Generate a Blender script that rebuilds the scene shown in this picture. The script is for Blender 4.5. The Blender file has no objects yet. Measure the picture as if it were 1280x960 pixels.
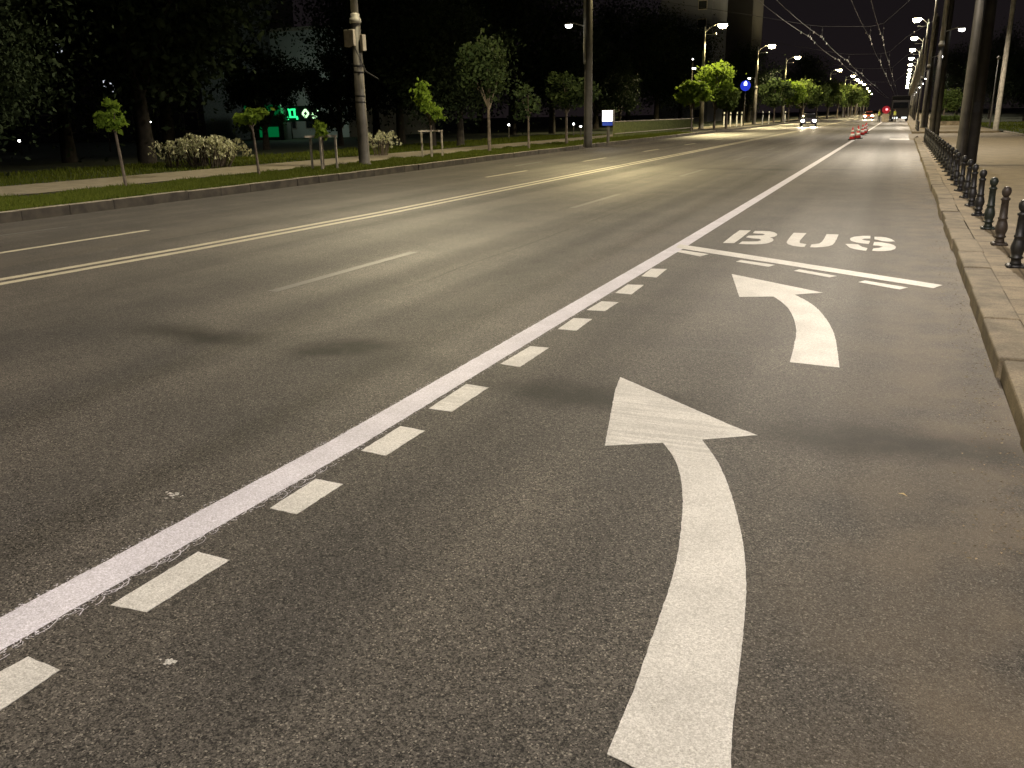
import bpy, bmesh, math, random
import numpy as np
from mathutils import Vector, Matrix

R = math.radians
rnd = random.Random(7)
sc = bpy.context.scene
col = sc.collection

# ------------------------------------------------------------------ camera
F, CAM_H = 1080.0, 1.70            # focal length in photo pixels (1280 wide), eye height
VP, ROLL = (1127.0, 137.0), 0.0194  # where the road vanishes, tilt of the horizon
_d = np.array([VP[0]-640, VP[1]-480, F]); _d /= np.linalg.norm(_d)
_p = np.array([VP[0]-1640, VP[1]-480+1000*ROLL, F])
_n = np.cross(_d, _p); _n /= np.linalg.norm(_n)
_u = _n if _n[1] < 0 else -_n
_r = np.cross(_d, -_u)
if _r[0] < 0: _r = -_r
M = np.array([_r, _d, _u])          # camera (x right, y down, z forward) -> world


def at(px, py, z=0.0):
    """ground point (at height z) seen at a photo pixel"""
    v = M @ np.array([px-640, py-480, F]); t = (z-CAM_H)/v[2]
    return (v[0]*t, v[1]*t)


def gx(px, Y, py=150):
    v = M @ np.array([px-640, py-480, F]); return v[0]*Y/v[1]


def gz(px, py, Y):
    v = M @ np.array([px-640, py-480, F]); return CAM_H+v[2]*Y/v[1]


cd = bpy.data.cameras.new('camera'); cam = bpy.data.objects.new('camera', cd); col.objects.link(cam)
cx, cy, cz = M[:, 0], -M[:, 1], -M[:, 2]
cam.matrix_world = Matrix(((cx[0], cy[0], cz[0], 0), (cx[1], cy[1], cz[1], 0), (cx[2], cy[2], cz[2], CAM_H), (0, 0, 0, 1)))
cd.sensor_width = 36; cd.lens = F/1280*36; cd.clip_start = 0.05; cd.clip_end = 6000
sc.camera = cam

# ------------------------------------------------------------------ sky, exposure
w = bpy.data.worlds.new('World'); sc.world = w; w.use_nodes = True
nt = w.node_tree; bg = nt.nodes['Background']
tc = nt.nodes.new('ShaderNodeTexCoord'); sx = nt.nodes.new('ShaderNodeSeparateXYZ'); cr = nt.nodes.new('ShaderNodeValToRGB')
nt.links.new(tc.outputs['Generated'], sx.inputs[0]); nt.links.new(sx.outputs['Z'], cr.inputs[0])
cr.color_ramp.elements[0].position = 0.0; cr.color_ramp.elements[0].color = (.0105, .0078, .0085, 1)
cr.color_ramp.elements[1].position = 0.35; cr.color_ramp.elements[1].color = (.0042, .0043, .0052, 1)
nt.links.new(cr.outputs[0], bg.inputs['Color']); bg.inputs['Strength'].default_value = 1.0
sc.view_settings.view_transform = 'Standard'; sc.view_settings.look = 'None'
sc.view_settings.exposure = 0.0; sc.view_settings.gamma = 1.0; sc.view_settings.use_curve_mapping = False
sc.cycles.use_denoising = True
sc.cycles.use_light_tree = True
sc.cycles.sample_clamp_indirect = 2.0
sc.cycles.max_bounces = 5; sc.cycles.diffuse_bounces = 2; sc.cycles.glossy_bounces = 2; sc.cycles.transparent_max_bounces = 6
sc.cycles.caustics_reflective = False; sc.cycles.caustics_refractive = False

P_RIGHT, P_LEFT = 3900.0, 1550.0
C_YEL = (1.0, .82, .42)
C_RIGHT, C_LEFT = (1.0, .905, .87), (1.0, .86, .56)


# ------------------------------------------------------------------ materials
def nd(nt, t, **kw):
    n = nt.nodes.new('ShaderNode'+t)
    for k, v in kw.items():
        if k in ('operation', 'blend_type', 'data_type', 'feature', 'noise_dimensions', 'vector_type', 'interpolation_type', 'clamp'):
            setattr(n, k, v)
        else:
            n.inputs[k.replace('_', ' ')].default_value = v
    return n


class Mat:
    """tiny node builder"""
    def __init__(s, name, rough=.6, metal=0.0, spec=.5):
        s.m = bpy.data.materials.new(name); s.m.use_nodes = True
        s.nt = s.m.node_tree; s.b = s.nt.nodes['Principled BSDF']
        s.b.inputs['Roughness'].default_value = rough; s.b.inputs['Metallic'].default_value = metal
        s.b.inputs['Specular IOR Level'].default_value = spec
        s.co = s.nt.nodes.new('ShaderNodeTexCoord').outputs['Object']
        s.L = s.nt.links.new

    def scaled(s, sx, sy, sz=1, loc=(0, 0, 0)):
        n = s.nt.nodes.new('ShaderNodeMapping'); n.inputs['Scale'].default_value = (sx, sy, sz); n.inputs['Location'].default_value = loc
        s.L(s.co, n.inputs['Vector']); return n.outputs[0]

    def noise(s, scale, detail=2, co=None, rough=.5):
        n = s.nt.nodes.new('ShaderNodeTexNoise'); n.inputs['Scale'].default_value = scale; n.inputs['Detail'].default_value = detail
        n.inputs['Roughness'].default_value = rough
        s.L(co or s.co, n.inputs['Vector']); return n.outputs['Fac']

    def voro(s, scale, out='Color', co=None, feature='F1'):
        n = s.nt.nodes.new('ShaderNodeTexVoronoi'); n.feature = feature; n.inputs['Scale'].default_value = scale
        s.L(co or s.co, n.inputs['Vector']); return n.outputs[out]

    def rng(s, v, a, b, c=0, d=1, smooth=True):
        n = s.nt.nodes.new('ShaderNodeMapRange'); n.interpolation_type = 'SMOOTHSTEP' if smooth else 'LINEAR'
        s.L(v, n.inputs['Value'])
        for i, x in zip(('From Min', 'From Max', 'To Min', 'To Max'), (a, b, c, d)): n.inputs[i].default_value = x
        return n.outputs[0]

    def math(s, op, a, b=None):
        n = s.nt.nodes.new('ShaderNodeMath'); n.operation = op
        for i, x in enumerate((a, b)):
            if x is None: continue
            if isinstance(x, (int, float)): n.inputs[i].default_value = x
            else: s.L(x, n.inputs[i])
        return n.outputs[0]

    def mix(s, f, a, b, blend='MIX'):
        n = s.nt.nodes.new('ShaderNodeMix'); n.data_type = 'RGBA'; n.blend_type = blend
        for i, x in ((0, f), (6, a), (7, b)):
            if isinstance(x, (int, float)): n.inputs[i].default_value = x
            elif isinstance(x, tuple): n.inputs[i].default_value = (*x[:3], 1)
            else: s.L(x, n.inputs[i])
        return n.outputs[2]

    def grey(s, v):
        n = s.nt.nodes.new('ShaderNodeCombineColor')
        for i in range(3): s.L(v, n.inputs[i])
        return n.outputs[0]

    def xyz(s):
        n = s.nt.nodes.new('ShaderNodeSeparateXYZ'); s.L(s.co, n.inputs[0]); return n.outputs

    def red(s, c):
        n = s.nt.nodes.new('ShaderNodeSeparateColor'); s.L(c, n.inputs[0]); return n.outputs[0]

    def base(s, c):
        if isinstance(c, tuple): s.b.inputs['Base Color'].default_value = (*c, 1)
        else: s.L(c, s.b.inputs['Base Color'])
        return s

    def rough(s, v): s.L(v, s.b.inputs['Roughness']); return s

    def bump(s, h, dist=.004, strength=.6):
        n = s.nt.nodes.new('ShaderNodeBump'); n.inputs['Distance'].default_value = dist; n.inputs['Strength'].default_value = strength
        s.L(h, n.inputs['Height']); s.L(n.outputs[0], s.b.inputs['Normal']); return s

    def emit(s, c, k):
        s.b.inputs['Emission Color'].default_value = (*c, 1); s.b.inputs['Emission Strength'].default_value = k; return s


def simple(name, c, rough=.6, metal=0.0, var=.25, scale=6, bump=0.0):
    m = Mat(name, rough, metal)
    n = m.noise(scale, 4)
    lo = tuple(x*(1-var) for x in c); hi = tuple(min(1, x*(1+var)) for x in c)
    m.base(m.mix(m.rng(n, .3, .7), lo, hi))
    if bump: m.bump(m.noise(scale*6, 3), bump, .5)
    return m.m


def glow(name, c, k, basec=None):
    return Mat(name, .4).base(basec or c).emit(c, k).m


def asphalt_mat():
    m = Mat('asphalt', .6, spec=.34)
    g = m.red(m.voro(190, 'Color')); g2 = m.red(m.voro(105, 'Color'))       # stones of about 5 and 10 mm
    fine = m.noise(240, 3, rough=.75)
    mixg = m.math('ADD', m.math('MULTIPLY', g, .62), m.math('ADD', m.math('MULTIPLY', g2, .3), m.math('MULTIPLY', m.noise(44, 4, rough=.75), .2)))
    c = m.mix(m.rng(mixg, .25, .95, smooth=False), (.0045, .0041, .0037), (.149, .138, .123))
    c = m.mix(m.rng(fine, .30, .62), m.mix(1.0, c, (.36, .355, .35), 'MULTIPLY'), m.mix(1.0, c, (1.4, 1.39, 1.37), 'MULTIPLY'))
    c = m.mix(m.rng(g, .945, .97), c, (.27, .25, .215))               # pale chips
    pits = m.rng(m.noise(125, 2), .29, .37)                              # open texture between stones
    c = m.mix(pits, (.022, .021, .019), c)
    blotch = m.noise(1.1, 4)
    c = m.mix(m.rng(blotch, .3, .7), m.mix(1.0, c, (.84, .84, .84), 'MULTIPLY'), m.mix(1.0, c, (1.16, 1.14, 1.1), 'MULTIPLY'))
    track = m.noise(1.0, 3, co=m.scaled(.85, .018))                     # wheel tracks along the road
    c = m.mix(m.rng(track, .36, .64), m.mix(1.0, c, (.8, .8, .81), 'MULTIPLY'), m.mix(1.0, c, (1.16, 1.15, 1.13), 'MULTIPLY'))
    x, y, z = m.xyz()
    # dust and grit swept against the kerb
    dust = m.math('MULTIPLY', m.rng(x, -.75, .8), m.rng(m.noise(2.3, 5), .2, .75))
    c = m.mix(m.math('MULTIPLY', dust, .75), c, m.mix(m.rng(fine, .35, .65), (.11, .085, .058), (.25, .20, .14)))
    # dark patches across the lanes, and tyre smears along them
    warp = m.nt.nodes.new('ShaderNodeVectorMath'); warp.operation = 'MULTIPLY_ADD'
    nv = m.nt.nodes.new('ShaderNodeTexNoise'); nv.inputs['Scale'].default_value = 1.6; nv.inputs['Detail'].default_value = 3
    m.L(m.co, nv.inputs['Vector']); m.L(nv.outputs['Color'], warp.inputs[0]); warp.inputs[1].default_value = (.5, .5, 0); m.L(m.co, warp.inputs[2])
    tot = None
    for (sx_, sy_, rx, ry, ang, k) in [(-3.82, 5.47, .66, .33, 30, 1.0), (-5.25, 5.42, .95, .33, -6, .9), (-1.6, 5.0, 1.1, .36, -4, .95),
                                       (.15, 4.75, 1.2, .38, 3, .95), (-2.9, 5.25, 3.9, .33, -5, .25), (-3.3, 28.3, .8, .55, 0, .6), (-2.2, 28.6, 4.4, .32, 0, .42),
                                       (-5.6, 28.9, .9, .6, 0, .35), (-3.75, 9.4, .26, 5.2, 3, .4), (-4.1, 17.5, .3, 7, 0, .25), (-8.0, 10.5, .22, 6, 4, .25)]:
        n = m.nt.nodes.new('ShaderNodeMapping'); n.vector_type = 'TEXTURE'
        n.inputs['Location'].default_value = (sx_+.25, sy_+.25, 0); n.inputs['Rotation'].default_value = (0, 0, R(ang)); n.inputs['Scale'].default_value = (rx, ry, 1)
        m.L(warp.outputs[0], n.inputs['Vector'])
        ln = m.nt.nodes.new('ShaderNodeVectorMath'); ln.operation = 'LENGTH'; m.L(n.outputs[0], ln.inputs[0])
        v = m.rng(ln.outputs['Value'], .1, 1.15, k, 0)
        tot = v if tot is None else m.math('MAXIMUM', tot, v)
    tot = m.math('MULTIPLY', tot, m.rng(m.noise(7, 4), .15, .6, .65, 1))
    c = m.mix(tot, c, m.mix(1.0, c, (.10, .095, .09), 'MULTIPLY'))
    # cracks along the paving joints
    for (xc, wob, wd) in ((-4.62, .16, .006), (-10.2, .2, .012)):
        cx_ = m.math('ADD', x, m.math('MULTIPLY', m.noise(.9, 5), wob))
        dst = m.math('ABSOLUTE', m.math('SUBTRACT', cx_, xc+wob/2))
        k = m.math('MULTIPLY', m.rng(dst, wd, wd*2.4, 1, 0), m.math('MULTIPLY', m.rng(m.noise(.6, 2), .4, .5), m.math('MULTIPLY', m.rng(y, 6.5, 9), m.rng(y, 16, 30, 1, 0))))
        c = m.mix(m.math('MULTIPLY', k, .75), c, (.014, .013, .012))
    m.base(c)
    m.rough(m.math('ADD', m.rng(track, .35, .65, .66, .56), m.rng(fine, .3, .7, -.05, .08)))
    m.bump(m.math('ADD', m.math('MULTIPLY', g, .5), fine), .004, .55)
    return m.m


def paint_mat(name, c, wear, dirt=(.3, .28, .24), streak=.0):
    m = Mat(name, .55)
    fine = m.noise(190, 3, rough=.7)
    patch = m.noise(3.2, 5)
    c0 = m.mix(m.rng(patch, .3, .72), tuple(x*.84 for x in c), c)
    if streak:
        st = m.noise(1, 4, co=m.scaled(1.5, 30)); yy = m.xyz()[1]
        zone = m.math('MULTIPLY', m.rng(yy, 4.0, 4.3), m.rng(yy, 4.7, 5.6, 1, 0))
        c0 = m.mix(m.math('MULTIPLY', m.math('MULTIPLY', m.rng(st, .42, .6), streak), zone), c0, tuple(x*.45 for x in c))
        scuff = m.math('MULTIPLY', m.rng(m.noise(1.0, 6, co=m.scaled(2.6, .5), rough=.65), .52, .72), .38)
        c0 = m.mix(scuff, c0, tuple(x*.55 for x in c))
    g = m.red(m.voro(130, 'Color')); c0 = m.mix(m.rng(fine, .3, .7), m.mix(1.0, c0, (.62, .61, .6), 'MULTIPLY'), m.mix(1.0, c0, (1.08, 1.08, 1.08), 'MULTIPLY'))
    c0 = m.mix(m.rng(g, .0, 1, smooth=False), m.mix(1.0, c0, (.78, .775, .76), 'MULTIPLY'), c0)
    holes = m.math('MULTIPLY', m.rng(fine, wear-.05, wear+.05), m.rng(m.noise(70, 3, rough=.7), wear-.07, wear+.02))
    c1 = m.mix(m.math('MULTIPLY', m.rng(holes, 0, 1), 1.0), dirt, c0)
    m.base(c1).bump(fine, .003, .5)
    return m.m


MT = {}
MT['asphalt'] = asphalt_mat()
MT['paint_new'] = paint_mat('fresh white paint', (.87, .845, .92), .27)
MT['paint'] = paint_mat('white paint', (.87, .85, .80), .33, streak=.36)
MT['paint_cream'] = paint_mat('worn cream paint', (.64, .585, .43), .36, (.16, .15, .13))
MT['paint_faded'] = paint_mat('faded paint', (.17, .165, .15), .46, (.07, .068, .062))
MT['kerb_stone'] = None


def stone_mat(name, a, b, joint=None, bump=.004):
    m = Mat(name, .8)
    n = m.noise(3.5, 5); f = m.noise(75, 3, rough=.7)
    c = m.mix(m.rng(n, .28, .72), a, b)
    c = m.mix(m.rng(f, .3, .7), m.mix(1.0, c, (.68, .66, .64), 'MULTIPLY'), m.mix(1.0, c, (1.2, 1.19, 1.17), 'MULTIPLY'))
    if joint:
        br = m.nt.nodes.new('ShaderNodeTexBrick'); br.inputs['Scale'].default_value = 1.0
        br.inputs['Brick Width'].default_value = joint[0]; br.inputs['Row Height'].default_value = joint[1]; br.inputs['Mortar Size'].default_value = joint[2]
        br.inputs['Mortar Smooth'].default_value = .3; br.inputs['Color1'].default_value = (1, 1, 1, 1); br.inputs['Color2'].default_value = (.86, .85, .84, 1)
        br.inputs['Mortar'].default_value = (.42, .4, .38, 1)
        rot = m.nt.nodes.new('ShaderNodeMapping'); rot.inputs['Rotation'].default_value = (0, 0, R(90)); m.L(m.co, rot.inputs['Vector']); m.L(rot.outputs[0], br.inputs['Vector'])
        c = m.mix(1.0, c, br.outputs['Color'], 'MULTIPLY')
    m.base(c).bump(m.math('ADD', f, m.noise(22, 3)), bump, .6)
    return m.m


MT['kerb_stone'] = stone_mat('kerb stone', (.13, .106, .07), (.29, .24, .16))
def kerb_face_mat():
    m = Mat('dark-faced kerb', .85)
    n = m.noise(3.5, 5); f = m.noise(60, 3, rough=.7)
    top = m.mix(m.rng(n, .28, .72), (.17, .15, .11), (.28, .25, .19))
    face = m.mix(m.rng(n, .3, .7), (.022, .018, .011), (.06, .05, .034))  # upright faces take a darker colour than the top
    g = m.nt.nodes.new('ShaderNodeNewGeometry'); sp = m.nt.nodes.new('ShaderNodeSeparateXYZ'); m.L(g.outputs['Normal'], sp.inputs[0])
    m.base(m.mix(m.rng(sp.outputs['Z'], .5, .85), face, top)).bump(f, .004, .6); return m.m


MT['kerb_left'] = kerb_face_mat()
MT['edging'] = stone_mat('lawn edging', (.17, .145, .10), (.26, .225, .16))
MT['paving'] = stone_mat('pavement slabs', (.18, .143, .09), (.34, .275, .175), (.62, .42, .012))
MT['pavement'] = stone_mat('smooth pavement', (.17, .135, .076), (.235, .19, .112))
MT['path'] = stone_mat('park path', (.22, .195, .14), (.30, .27, .20))
MT['soil'] = simple('soil', (.03, .026, .012), .95, var=.4, scale=2)
MT['lawn'] = simple('lawn', (.016, .026, .005), .95, var=.5, scale=1.3, bump=.02)


def leaf_mat(name, a, b, rough=.55, trans=.25):
    m = Mat(name, .75, spec=.08)
    g = m.nt.nodes.new('ShaderNodeNewGeometry')
    m.base(m.mix(g.outputs['Random Per Island'], a, b))
    tr = m.nt.nodes.new('ShaderNodeBsdfTranslucent'); tr.inputs['Color'].default_value = (*tuple(x*1.3 for x in b), 1)
    mx = m.nt.nodes.new('ShaderNodeMixShader'); mx.inputs[0].default_value = trans
    out = m.nt.nodes['Material Output']
    m.L(m.b.outputs[0], mx.inputs[1]); m.L(tr.outputs[0], mx.inputs[2]); m.L(mx.outputs[0], out.inputs['Surface'])
    return m.m


MT['leaf'] = leaf_mat('leaves', (.032, .055, .012), (.085, .115, .03))
MT['leaf_bright'] = leaf_mat('fresh leaves', (.065, .115, .010), (.15, .22, .03), trans=.35)
MT['leaf_dark'] = leaf_mat('dark leaves', (.014, .026, .009), (.042, .06, .022))
MT['leaf_conifer'] = leaf_mat('conifer leaves', (.012, .022, .012), (.035, .05, .025), trans=.1)
MT['leaf_pale'] = leaf_mat('pale blossom and leaves', (.2, .22, .09), (.72, .72, .52))
MT['grass'] = leaf_mat('grass blades', (.042, .064, .006), (.098, .115, .018))
MT['bark_dark'] = simple('dark bark', (.022, .018, .014), .95, var=.4, scale=7, bump=.01)
MT['bark'] = simple('bark', (.085, .068, .05), .9, var=.4, scale=9, bump=.01)
MT['wood'] = simple('wood stake', (.26, .235, .19), .8, scale=8)
MT['iron'] = simple('black cast iron', (.011, .0105, .010), .5, .0, var=.35, scale=30, bump=.001)
MT['iron_brown'] = simple('rusty cast iron', (.034, .025, .018), .55, .0, var=.35, scale=30, bump=.001)
MT['iron_green'] = simple('dark green cast iron', (.012, .017, .012), .5, .0, var=.35, scale=30, bump=.001)
MT['pole'] = simple('grey painted pole', (.075, .068, .056), .6, .0, var=.3, scale=3, bump=.002)
MT['mast'] = simple('dark mast paint', (.036, .033, .028), .7, var=.3, scale=3)
MT['pole_light'] = simple('galvanised pole', (.40, .385, .33), .5, .2, var=.2, scale=4)
MT['concrete'] = simple('concrete pole', (.42, .39, .32), .85, 0, var=.2, scale=5, bump=.002)
MT['box'] = simple('grey service box', (.40, .36, .29), .6, var=.2, scale=5)
MT['band'] = simple('black band', (.02, .02, .02), .6)
MT['wire'] = simple('wire', (.045, .042, .04), .55, .3, var=.2)
MT['clamp'] = simple('bright clamp', (.78, .76, .70), .3, .4, var=.1)
MT['housing'] = simple('lamp housing', (.33, .32, .29), .5, .1)
MT['lens'] = glow('lit street lamp lens', (1, .90, .62), 90)
MT['lens_warm'] = glow('lit warm street lamp lens', (1, .84, .46), 90)
MT['lens_small'] = glow('lit small lamp lens', (1, .98, .92), 14)
MT['black'] = simple('black rubber', (.018, .018, .018), .8)
MT['glass_dark'] = Mat('dark window glass', .08).base((.012, .013, .015)).m
MT['chrome'] = simple('chrome', (.6, .6, .6), .2, .9)

# ------------------------------------------------------------------ mesh helpers


class MB:
    def __init__(s): s.v = []; s.f = []

    def quad(s, *p):
        n = len(s.v); s.v += [tuple(q) for q in p]; s.f.append(tuple(range(n, n+len(p)))); return s

    def box(s, c, size, rz=0.0, taper=1.0):
        x, y, z = (q/2 for q in size); n = len(s.v); ca, sa = math.cos(rz), math.sin(rz)
        for dz in (-1, 1):
            k = taper if dz > 0 else 1
            for dx, dy in ((-1, -1), (1, -1), (1, 1), (-1, 1)):
                a, b = dx*x*k, dy*y*k
                s.v.append((c[0]+a*ca-b*sa, c[1]+a*sa+b*ca, c[2]+dz*z))
        for q in ((3, 2, 1, 0), (4, 5, 6, 7), (0, 1, 5, 4), (1, 2, 6, 5), (2, 3, 7, 6), (3, 0, 4, 7)): s.f.append(tuple(n+i for i in q))
        return s

    def tube(s, pts, r, seg=10, caps=True):
        pts = [Vector(p) for p in pts]; rs = r if isinstance(r, (list, tuple)) else [r]*len(pts)
        n = len(s.v); up = None
        for i, p in enumerate(pts):
            t = (pts[min(i+1, len(pts)-1)]-pts[max(i-1, 0)]).normalized()
            if up is None: up = Vector((1, 0, 0)) if abs(t.z) > .9 else Vector((0, 0, 1))
            a = t.cross(up).normalized(); b = t.cross(a).normalized()
            if i == 0 or True: up = b.cross(t) if False else up
            for k in range(seg):
                an = 2*math.pi*k/seg
                q = p+(a*math.cos(an)+b*math.sin(an))*rs[i]; s.v.append(tuple(q))
        for i in range(len(pts)-1):
            for k in range(seg):
                k2 = (k+1) % seg
                s.f.append((n+i*seg+k, n+i*seg+k2, n+(i+1)*seg+k2, n+(i+1)*seg+k))
        if caps:
            s.f.append(tuple(n+k for k in range(seg))); s.f.append(tuple(n+(len(pts)-1)*seg+k for k in reversed(range(seg))))
        return s

    def lathe(s, prof, c=(0, 0, 0), seg=18):
        """prof: list of (radius, z)"""
        n = len(s.v)
        for r_, z in prof:
            for k in range(seg):
                a = 2*math.pi*k/seg; s.v.append((c[0]+r_*math.cos(a), c[1]+r_*math.sin(a), c[2]+z))
        for i in range(len(prof)-1):
            for k in range(seg):
                k2 = (k+1) % seg; s.f.append((n+i*seg+k, n+i*seg+k2, n+(i+1)*seg+k2, n+(i+1)*seg+k))
        s.f.append(tuple(n+k for k in reversed(range(seg)))); s.f.append(tuple(n+(len(prof)-1)*seg+k for k in range(seg)))
        return s

    def prism(s, poly, z0, z1):
        n = len(s.v); m = len(poly)
        s.v += [(p[0], p[1], z0) for p in poly]+[(p[0], p[1], z1) for p in poly]
        s.f.append(tuple(n+i for i in reversed(range(m)))); s.f.append(tuple(n+m+i for i in range(m)))
        for i in range(m): j = (i+1) % m; s.f.append((n+i, n+j, n+m+j, n+m+i))
        return s

    def loft(s, rings):
        n = len(s.v); m = len(rings[0])
        for r_ in rings: s.v += [tuple(p) for p in r_]
        for i in range(len(rings)-1):
            for k in range(m):
                k2 = (k+1) % m; s.f.append((n+i*m+k, n+i*m+k2, n+(i+1)*m+k2, n+(i+1)*m+k))
        s.f.append(tuple(n+k for k in reversed(range(m)))); s.f.append(tuple(n+(len(rings)-1)*m+k for k in range(m)))
        return s

    def blob(s, c, r, seg=12, rings=8):
        r = r if isinstance(r, (tuple, list)) else (r, r, r)
        prof = [(math.sin(math.pi*i/rings), -math.cos(math.pi*i/rings)) for i in range(rings+1)]
        n = len(s.v)
        for a, z in prof:
            a = max(a, .02)
            for k in range(seg):
                t = 2*math.pi*k/seg; s.v.append((c[0]+r[0]*a*math.cos(t), c[1]+r[1]*a*math.sin(t), c[2]+r[2]*z))
        for i in range(rings):
            for k in range(seg):
                k2 = (k+1) % seg; s.f.append((n+i*seg+k, n+i*seg+k2, n+(i+1)*seg+k2, n+(i+1)*seg+k))
        return s

    def build(s, name, mat, parent=None, smooth=False, loc=(0, 0, 0), bevel=0.0):
        me = bpy.data.meshes.new(name); me.from_pydata(s.v, [], s.f); me.update()
        if smooth: me.polygons.foreach_set('use_smooth', [True]*len(me.polygons))
        me.materials.append(mat)
        o = bpy.data.objects.new(name, me); col.objects.link(o); o.location = loc
        if parent: o.parent = parent
        if bevel:
            b = o.modifiers.new('bevel', 'BEVEL'); b.width = bevel; b.segments = 2; b.limit_method = 'ANGLE'
        return o


def tag(o, label=None, cat=None, group=None, kind=None):
    if label: o['label'] = label
    if cat: o['category'] = cat
    if group: o['group'] = group
    if kind: o['kind'] = kind
    return o


def thing(name, label, cat, loc=(0, 0, 0), rz=0.0, group=None):
    o = bpy.data.objects.new(name, None); col.objects.link(o); o.location = loc; o.rotation_euler = (0, 0, rz)
    o.empty_display_size = .2
    return tag(o, label, cat, group)


def kids(o): return [c for c in bpy.data.objects if c.parent == o]


def dup(root, loc, rz=0.0, label=None, group=None, scale=None):
    def cp(o, par):
        c = o.copy(); col.objects.link(c); c.parent = par
        for ch in kids(o): cp(ch, c)
        return c
    r_ = cp(root, None); r_.location = loc; r_.rotation_euler = (0, 0, rz)
    if scale: r_.scale = scale if isinstance(scale, tuple) else (scale,)*3
    if label: r_['label'] = label
    if group: r_['group'] = group
    return r_


def struct(o): o['kind'] = 'structure'; return o


ORD = ['first', 'second', 'third', 'fourth', 'fifth', 'sixth', 'seventh', 'eighth', 'ninth', 'tenth', 'eleventh', 'twelfth', 'thirteenth', 'fourteenth',
       'fifteenth', 'sixteenth', 'seventeenth', 'eighteenth', 'nineteenth', 'twentieth', 'twenty-first', 'twenty-second', 'twenty-third', 'twenty-fourth',
       'twenty-fifth', 'twenty-sixth', 'twenty-seventh', 'twenty-eighth', 'twenty-ninth', 'thirtieth', 'thirty-first', 'thirty-second', 'thirty-third']


def smooth_poly(pts, it=2):
    for _ in range(it):
        out = [pts[0]]
        for a, b in zip(pts[:-1], pts[1:]):
            out += [(a[0]*.75+b[0]*.25, a[1]*.75+b[1]*.25), (a[0]*.25+b[0]*.75, a[1]*.25+b[1]*.75)]
        pts = out+[pts[-1]]
    return pts


def rag(poly, step=.03, amp=.003):
    """outline resampled with a slightly ragged edge"""
    out = []
    for a, b in zip(poly, poly[1:]+poly[:1]):
        n = max(1, int(math.dist(a, b)/step))
        for i in range(n):
            t = i/n; k = amp if i else amp*.3
            out.append((a[0]+(b[0]-a[0])*t+rnd.gauss(0, k), a[1]+(b[1]-a[1])*t+rnd.gauss(0, k)))
    return out


def offset_line(pts, off):
    out = []
    for i, p in enumerate(pts):
        a = pts[max(i-1, 0)]; b = pts[min(i+1, len(pts)-1)]
        dx, dy = b[0]-a[0], b[1]-a[1]; l = math.hypot(dx, dy) or 1
        out.append((p[0]+dy/l*off, p[1]-dx/l*off))
    return out


def strip(pts, o0, o1, z, mb=None):
    """flat band along a polyline between two sideways offsets (right is positive)"""
    mb = mb or MB(); A = offset_line(pts, o0); B = offset_line(pts, o1)
    for i in range(len(pts)-1): mb.quad((*A[i], z), (*B[i], z), (*B[i+1], z), (*A[i+1], z))
    return mb


def densify(pts, step):
    out = []
    for a, b in zip(pts[:-1], pts[1:]):
        n = max(1, int(math.dist(a, b)/step)); out += [(a[0]+(b[0]-a[0])*i/n, a[1]+(b[1]-a[1])*i/n) for i in range(n)]
    return out+[pts[-1]]


# ------------------------------------------------------------------ the ground
KL = [(-15.2, -40), (-15.1, 5), (-15.04, 11.5), (-15.0, 18), (-15.1, 25), (-15.4, 35), (-15.55, 47), (-15.55, 75), (-15.5, 130), (-15.5, 700)]  # foot of the left kerb


def kr(y): return .735+.0017*max(0, y)


KR = [(kr(y), y) for y in (-40, 0, 5, 10, 20, 30, 45, 57)]
struct(MB().quad((-1500, -300, -.06), (1500, -300, -.06), (1500, 3000, -.06), (-1500, 3000, -.06)).build('ground', MT['soil']))
rd = MB()
rows = [p for p in KL]
for (a, b) in zip(rows[:-1], rows[1:]):
    ra = kr(min(a[1], 120))+.02; rb = kr(min(b[1], 120))+.02
    rd.quad((a[0]-.05, a[1], 0), (ra, a[1], 0), (rb, b[1], 0), (b[0]-.05, b[1], 0))
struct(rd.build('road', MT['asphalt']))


def kerb_blocks(line, w_, h, blk, mat, name, jit=.008, special=None):
    mb = MB(); pts = densify(line, blk)
    for i in range(len(pts)-1):
        a, b = Vector(pts[i]), Vector(pts[i+1]); L = (b-a).length
        near = a.y < 90
        gap = rnd.uniform(.006, .016) if near else .01
        c = (a+b)/2; ang = math.atan2(b.y-a.y, b.x-a.x)-math.pi/2
        dz = rnd.gauss(0, jit*.6) if near else 0; dx = rnd.gauss(0, jit) if near else 0
        extra = 0
        if special and special[0] < c.y < special[1]: extra = special[2]; dz -= .012
        ww = w_
        nrm = Vector((math.cos(ang), math.sin(ang)))*(ww/2+dx+extra)
        if w_ < 0: nrm = Vector((math.cos(ang), math.sin(ang)))*(w_/2+dx)
        mb.box((c.x+nrm.x, c.y+nrm.y, (h+dz-.1)/2), (abs(w_), L-gap, h+dz+.1), ang+rnd.gauss(0, .004 if near else 0))
    return struct(mb.build(name, mat, bevel=.018))


kerb_blocks(KR, .26, .143, 1.02, MT['kerb_stone'], 'kerb', special=(5.2, 6.1, .018))
kerb_blocks([p for p in KL if p[1] > -41], -.2, .2, 1.0, MT['kerb_left'], 'kerb')

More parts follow.
